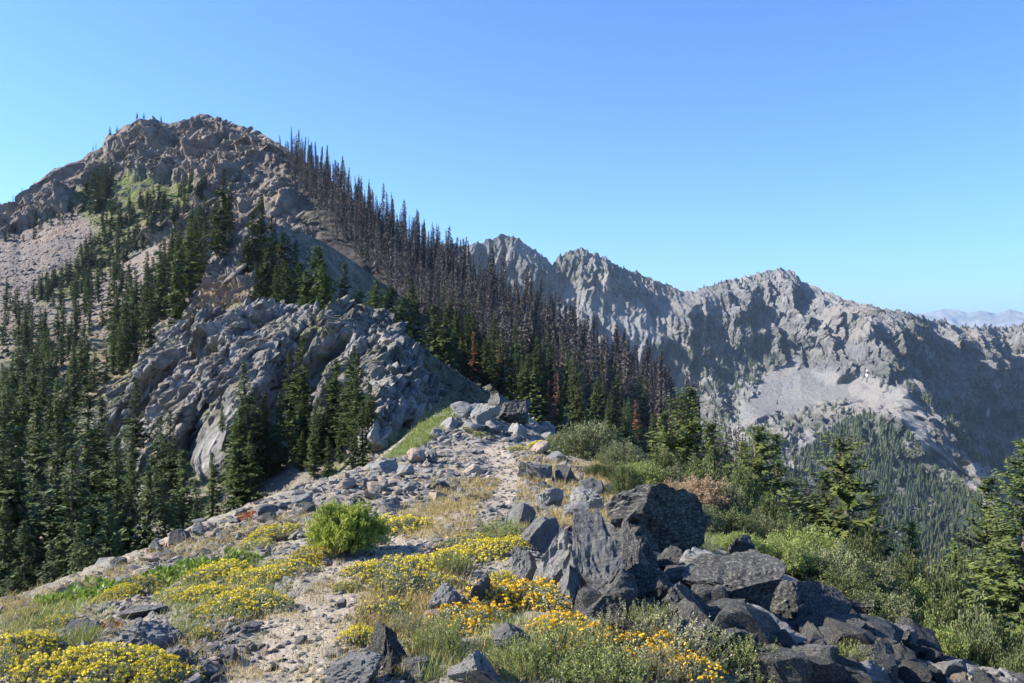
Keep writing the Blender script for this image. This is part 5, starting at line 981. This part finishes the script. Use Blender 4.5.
# near firs on the right
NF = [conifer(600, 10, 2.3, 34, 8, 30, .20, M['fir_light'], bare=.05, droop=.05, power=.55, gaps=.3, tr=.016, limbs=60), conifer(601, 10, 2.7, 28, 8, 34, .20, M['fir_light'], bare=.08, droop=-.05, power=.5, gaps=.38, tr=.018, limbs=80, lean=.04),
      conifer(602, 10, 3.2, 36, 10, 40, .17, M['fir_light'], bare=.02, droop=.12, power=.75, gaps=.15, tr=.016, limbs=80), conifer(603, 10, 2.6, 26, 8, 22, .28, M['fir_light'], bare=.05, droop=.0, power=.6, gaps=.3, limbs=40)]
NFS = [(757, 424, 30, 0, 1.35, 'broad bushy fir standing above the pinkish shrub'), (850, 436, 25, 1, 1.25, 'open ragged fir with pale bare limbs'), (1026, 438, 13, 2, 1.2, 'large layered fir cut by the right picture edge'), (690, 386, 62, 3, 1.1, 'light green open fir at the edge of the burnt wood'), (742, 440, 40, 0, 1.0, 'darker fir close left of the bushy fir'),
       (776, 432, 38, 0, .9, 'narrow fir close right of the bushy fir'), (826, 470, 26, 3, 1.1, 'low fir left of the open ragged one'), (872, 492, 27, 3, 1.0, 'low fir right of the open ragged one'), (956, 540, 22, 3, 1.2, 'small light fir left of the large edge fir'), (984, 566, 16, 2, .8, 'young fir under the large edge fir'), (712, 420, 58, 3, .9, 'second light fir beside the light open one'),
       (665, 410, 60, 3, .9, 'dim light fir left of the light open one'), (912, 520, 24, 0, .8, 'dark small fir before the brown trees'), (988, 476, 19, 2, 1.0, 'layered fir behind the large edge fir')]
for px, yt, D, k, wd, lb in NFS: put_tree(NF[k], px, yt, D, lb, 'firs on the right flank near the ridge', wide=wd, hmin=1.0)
# dry grass: blades nobody could count
def blades(name, spec, mat, label, seed):
    g = np.random.default_rng(seed); PP, UU, WW = [], [], []
    for poly, n, hr in spec:
        for px, py in in_poly(poly, n, g):
            hh = hit(px, py, G_ONLY)
            if hh is None: continue
            c = np.array(hh[0]); k = 16; b = c + g.normal(0, .035, (k, 3)) * [1, 1, 0]; D = unit(np.stack([g.normal(0, .45, k), g.normal(0, .45, k), np.ones(k)], -1)); L = g.uniform(*hr) * g.uniform(.5, 1.2, k)
            PP.append(b + D * (L * .45)[:, None]); UU.append(D * (L * .5)[:, None]); WW.append(unit(np.cross(D, g.normal(0, 1, (k, 3)))) * max(.0018, .00022 * c[1]))
    P = np.concatenate(PP); tag(obj(name, quads_mesh(name, P, np.concatenate(UU), np.concatenate(WW), g.random(len(P)), [mat])), label, 'grass', kind='stuff')
blades('dry_grass', [([(430, 480), (500, 480), (490, 500), (430, 520)], 320, (.05, .13)), ([(515, 455), (640, 465), (650, 500), (600, 530), (520, 530)], 700, (.06, .18)), ([(380, 560), (470, 580), (440, 650), (350, 630)], 420, (.05, .12)), ([(130, 560), (330, 500), (330, 530), (200, 560)], 200, (.04, .12)), ([(0, 600), (60, 580), (130, 556), (120, 590), (0, 640)], 200, (.04, .1)),
    ([(400, 505), (480, 500), (470, 540), (400, 540)], 300, (.05, .11)), ([(440, 600), (700, 640), (700, 683), (400, 683)], 200, (.04, .10)), (STONY, 900, (.03, .09))], M['straw'], 'straw coloured dry grass between the stones', 81)
blades('green_grass', [([(380, 462), (400, 446), (430, 414), (458, 402), (455, 425), (410, 455)], 900, (.08, .22)), ([(0, 615), (110, 600), (120, 640), (0, 660)], 120, (.04, .09)), ([(150, 575), (260, 555), (300, 590), (180, 640)], 300, (.04, .1)), ([(640, 480), (760, 540), (700, 560), (640, 500)], 300, (.08, .2)), ([(420, 600), (640, 640), (700, 683), (420, 683)], 380, (.05, .12)), ([(600, 470), (690, 470), (720, 500), (640, 500)], 260, (.1, .24))], M['grass'], 'green grass and small herbs on the ridge', 82)
print('near', round(time.time() - T0, 1))

# ---------------------------------------------------------------- air
hz, ht_, hbn = bpy.data.materials.new('air'), None, None
hz.use_nodes = True; t_ = hz.node_tree; t_.nodes.remove(t_.nodes['Principled BSDF'])
pv = t_.nodes.new('ShaderNodeVolumePrincipled'); pv.inputs['Color'].default_value = (0.56, 0.76, 1.0, 1); pv.inputs['Density'].default_value = 4.2e-5; pv.inputs['Anisotropy'].default_value = 0.2
t_.links.new(pv.outputs[0], t_.nodes['Material Output'].inputs['Volume'])
X0, X1, Y0, Y1, Z0, Z1 = -3000, 22000, -300, 25000, -3200, 900
HV = np.array([[x, y, z] for z in (Z0, Z1) for y in (Y0, Y1) for x in (X0, X1)], float)
HF = np.array([[0, 2, 3, 1], [4, 5, 7, 6], [0, 1, 5, 4], [2, 6, 7, 3], [0, 4, 6, 2], [1, 3, 7, 5]])
if HAZE: tag(obj('haze', mesh_np('haze', HV, HF, [hz], False)), 'thin blue air between the ridge and the far mountains', 'haze', kind='stuff')
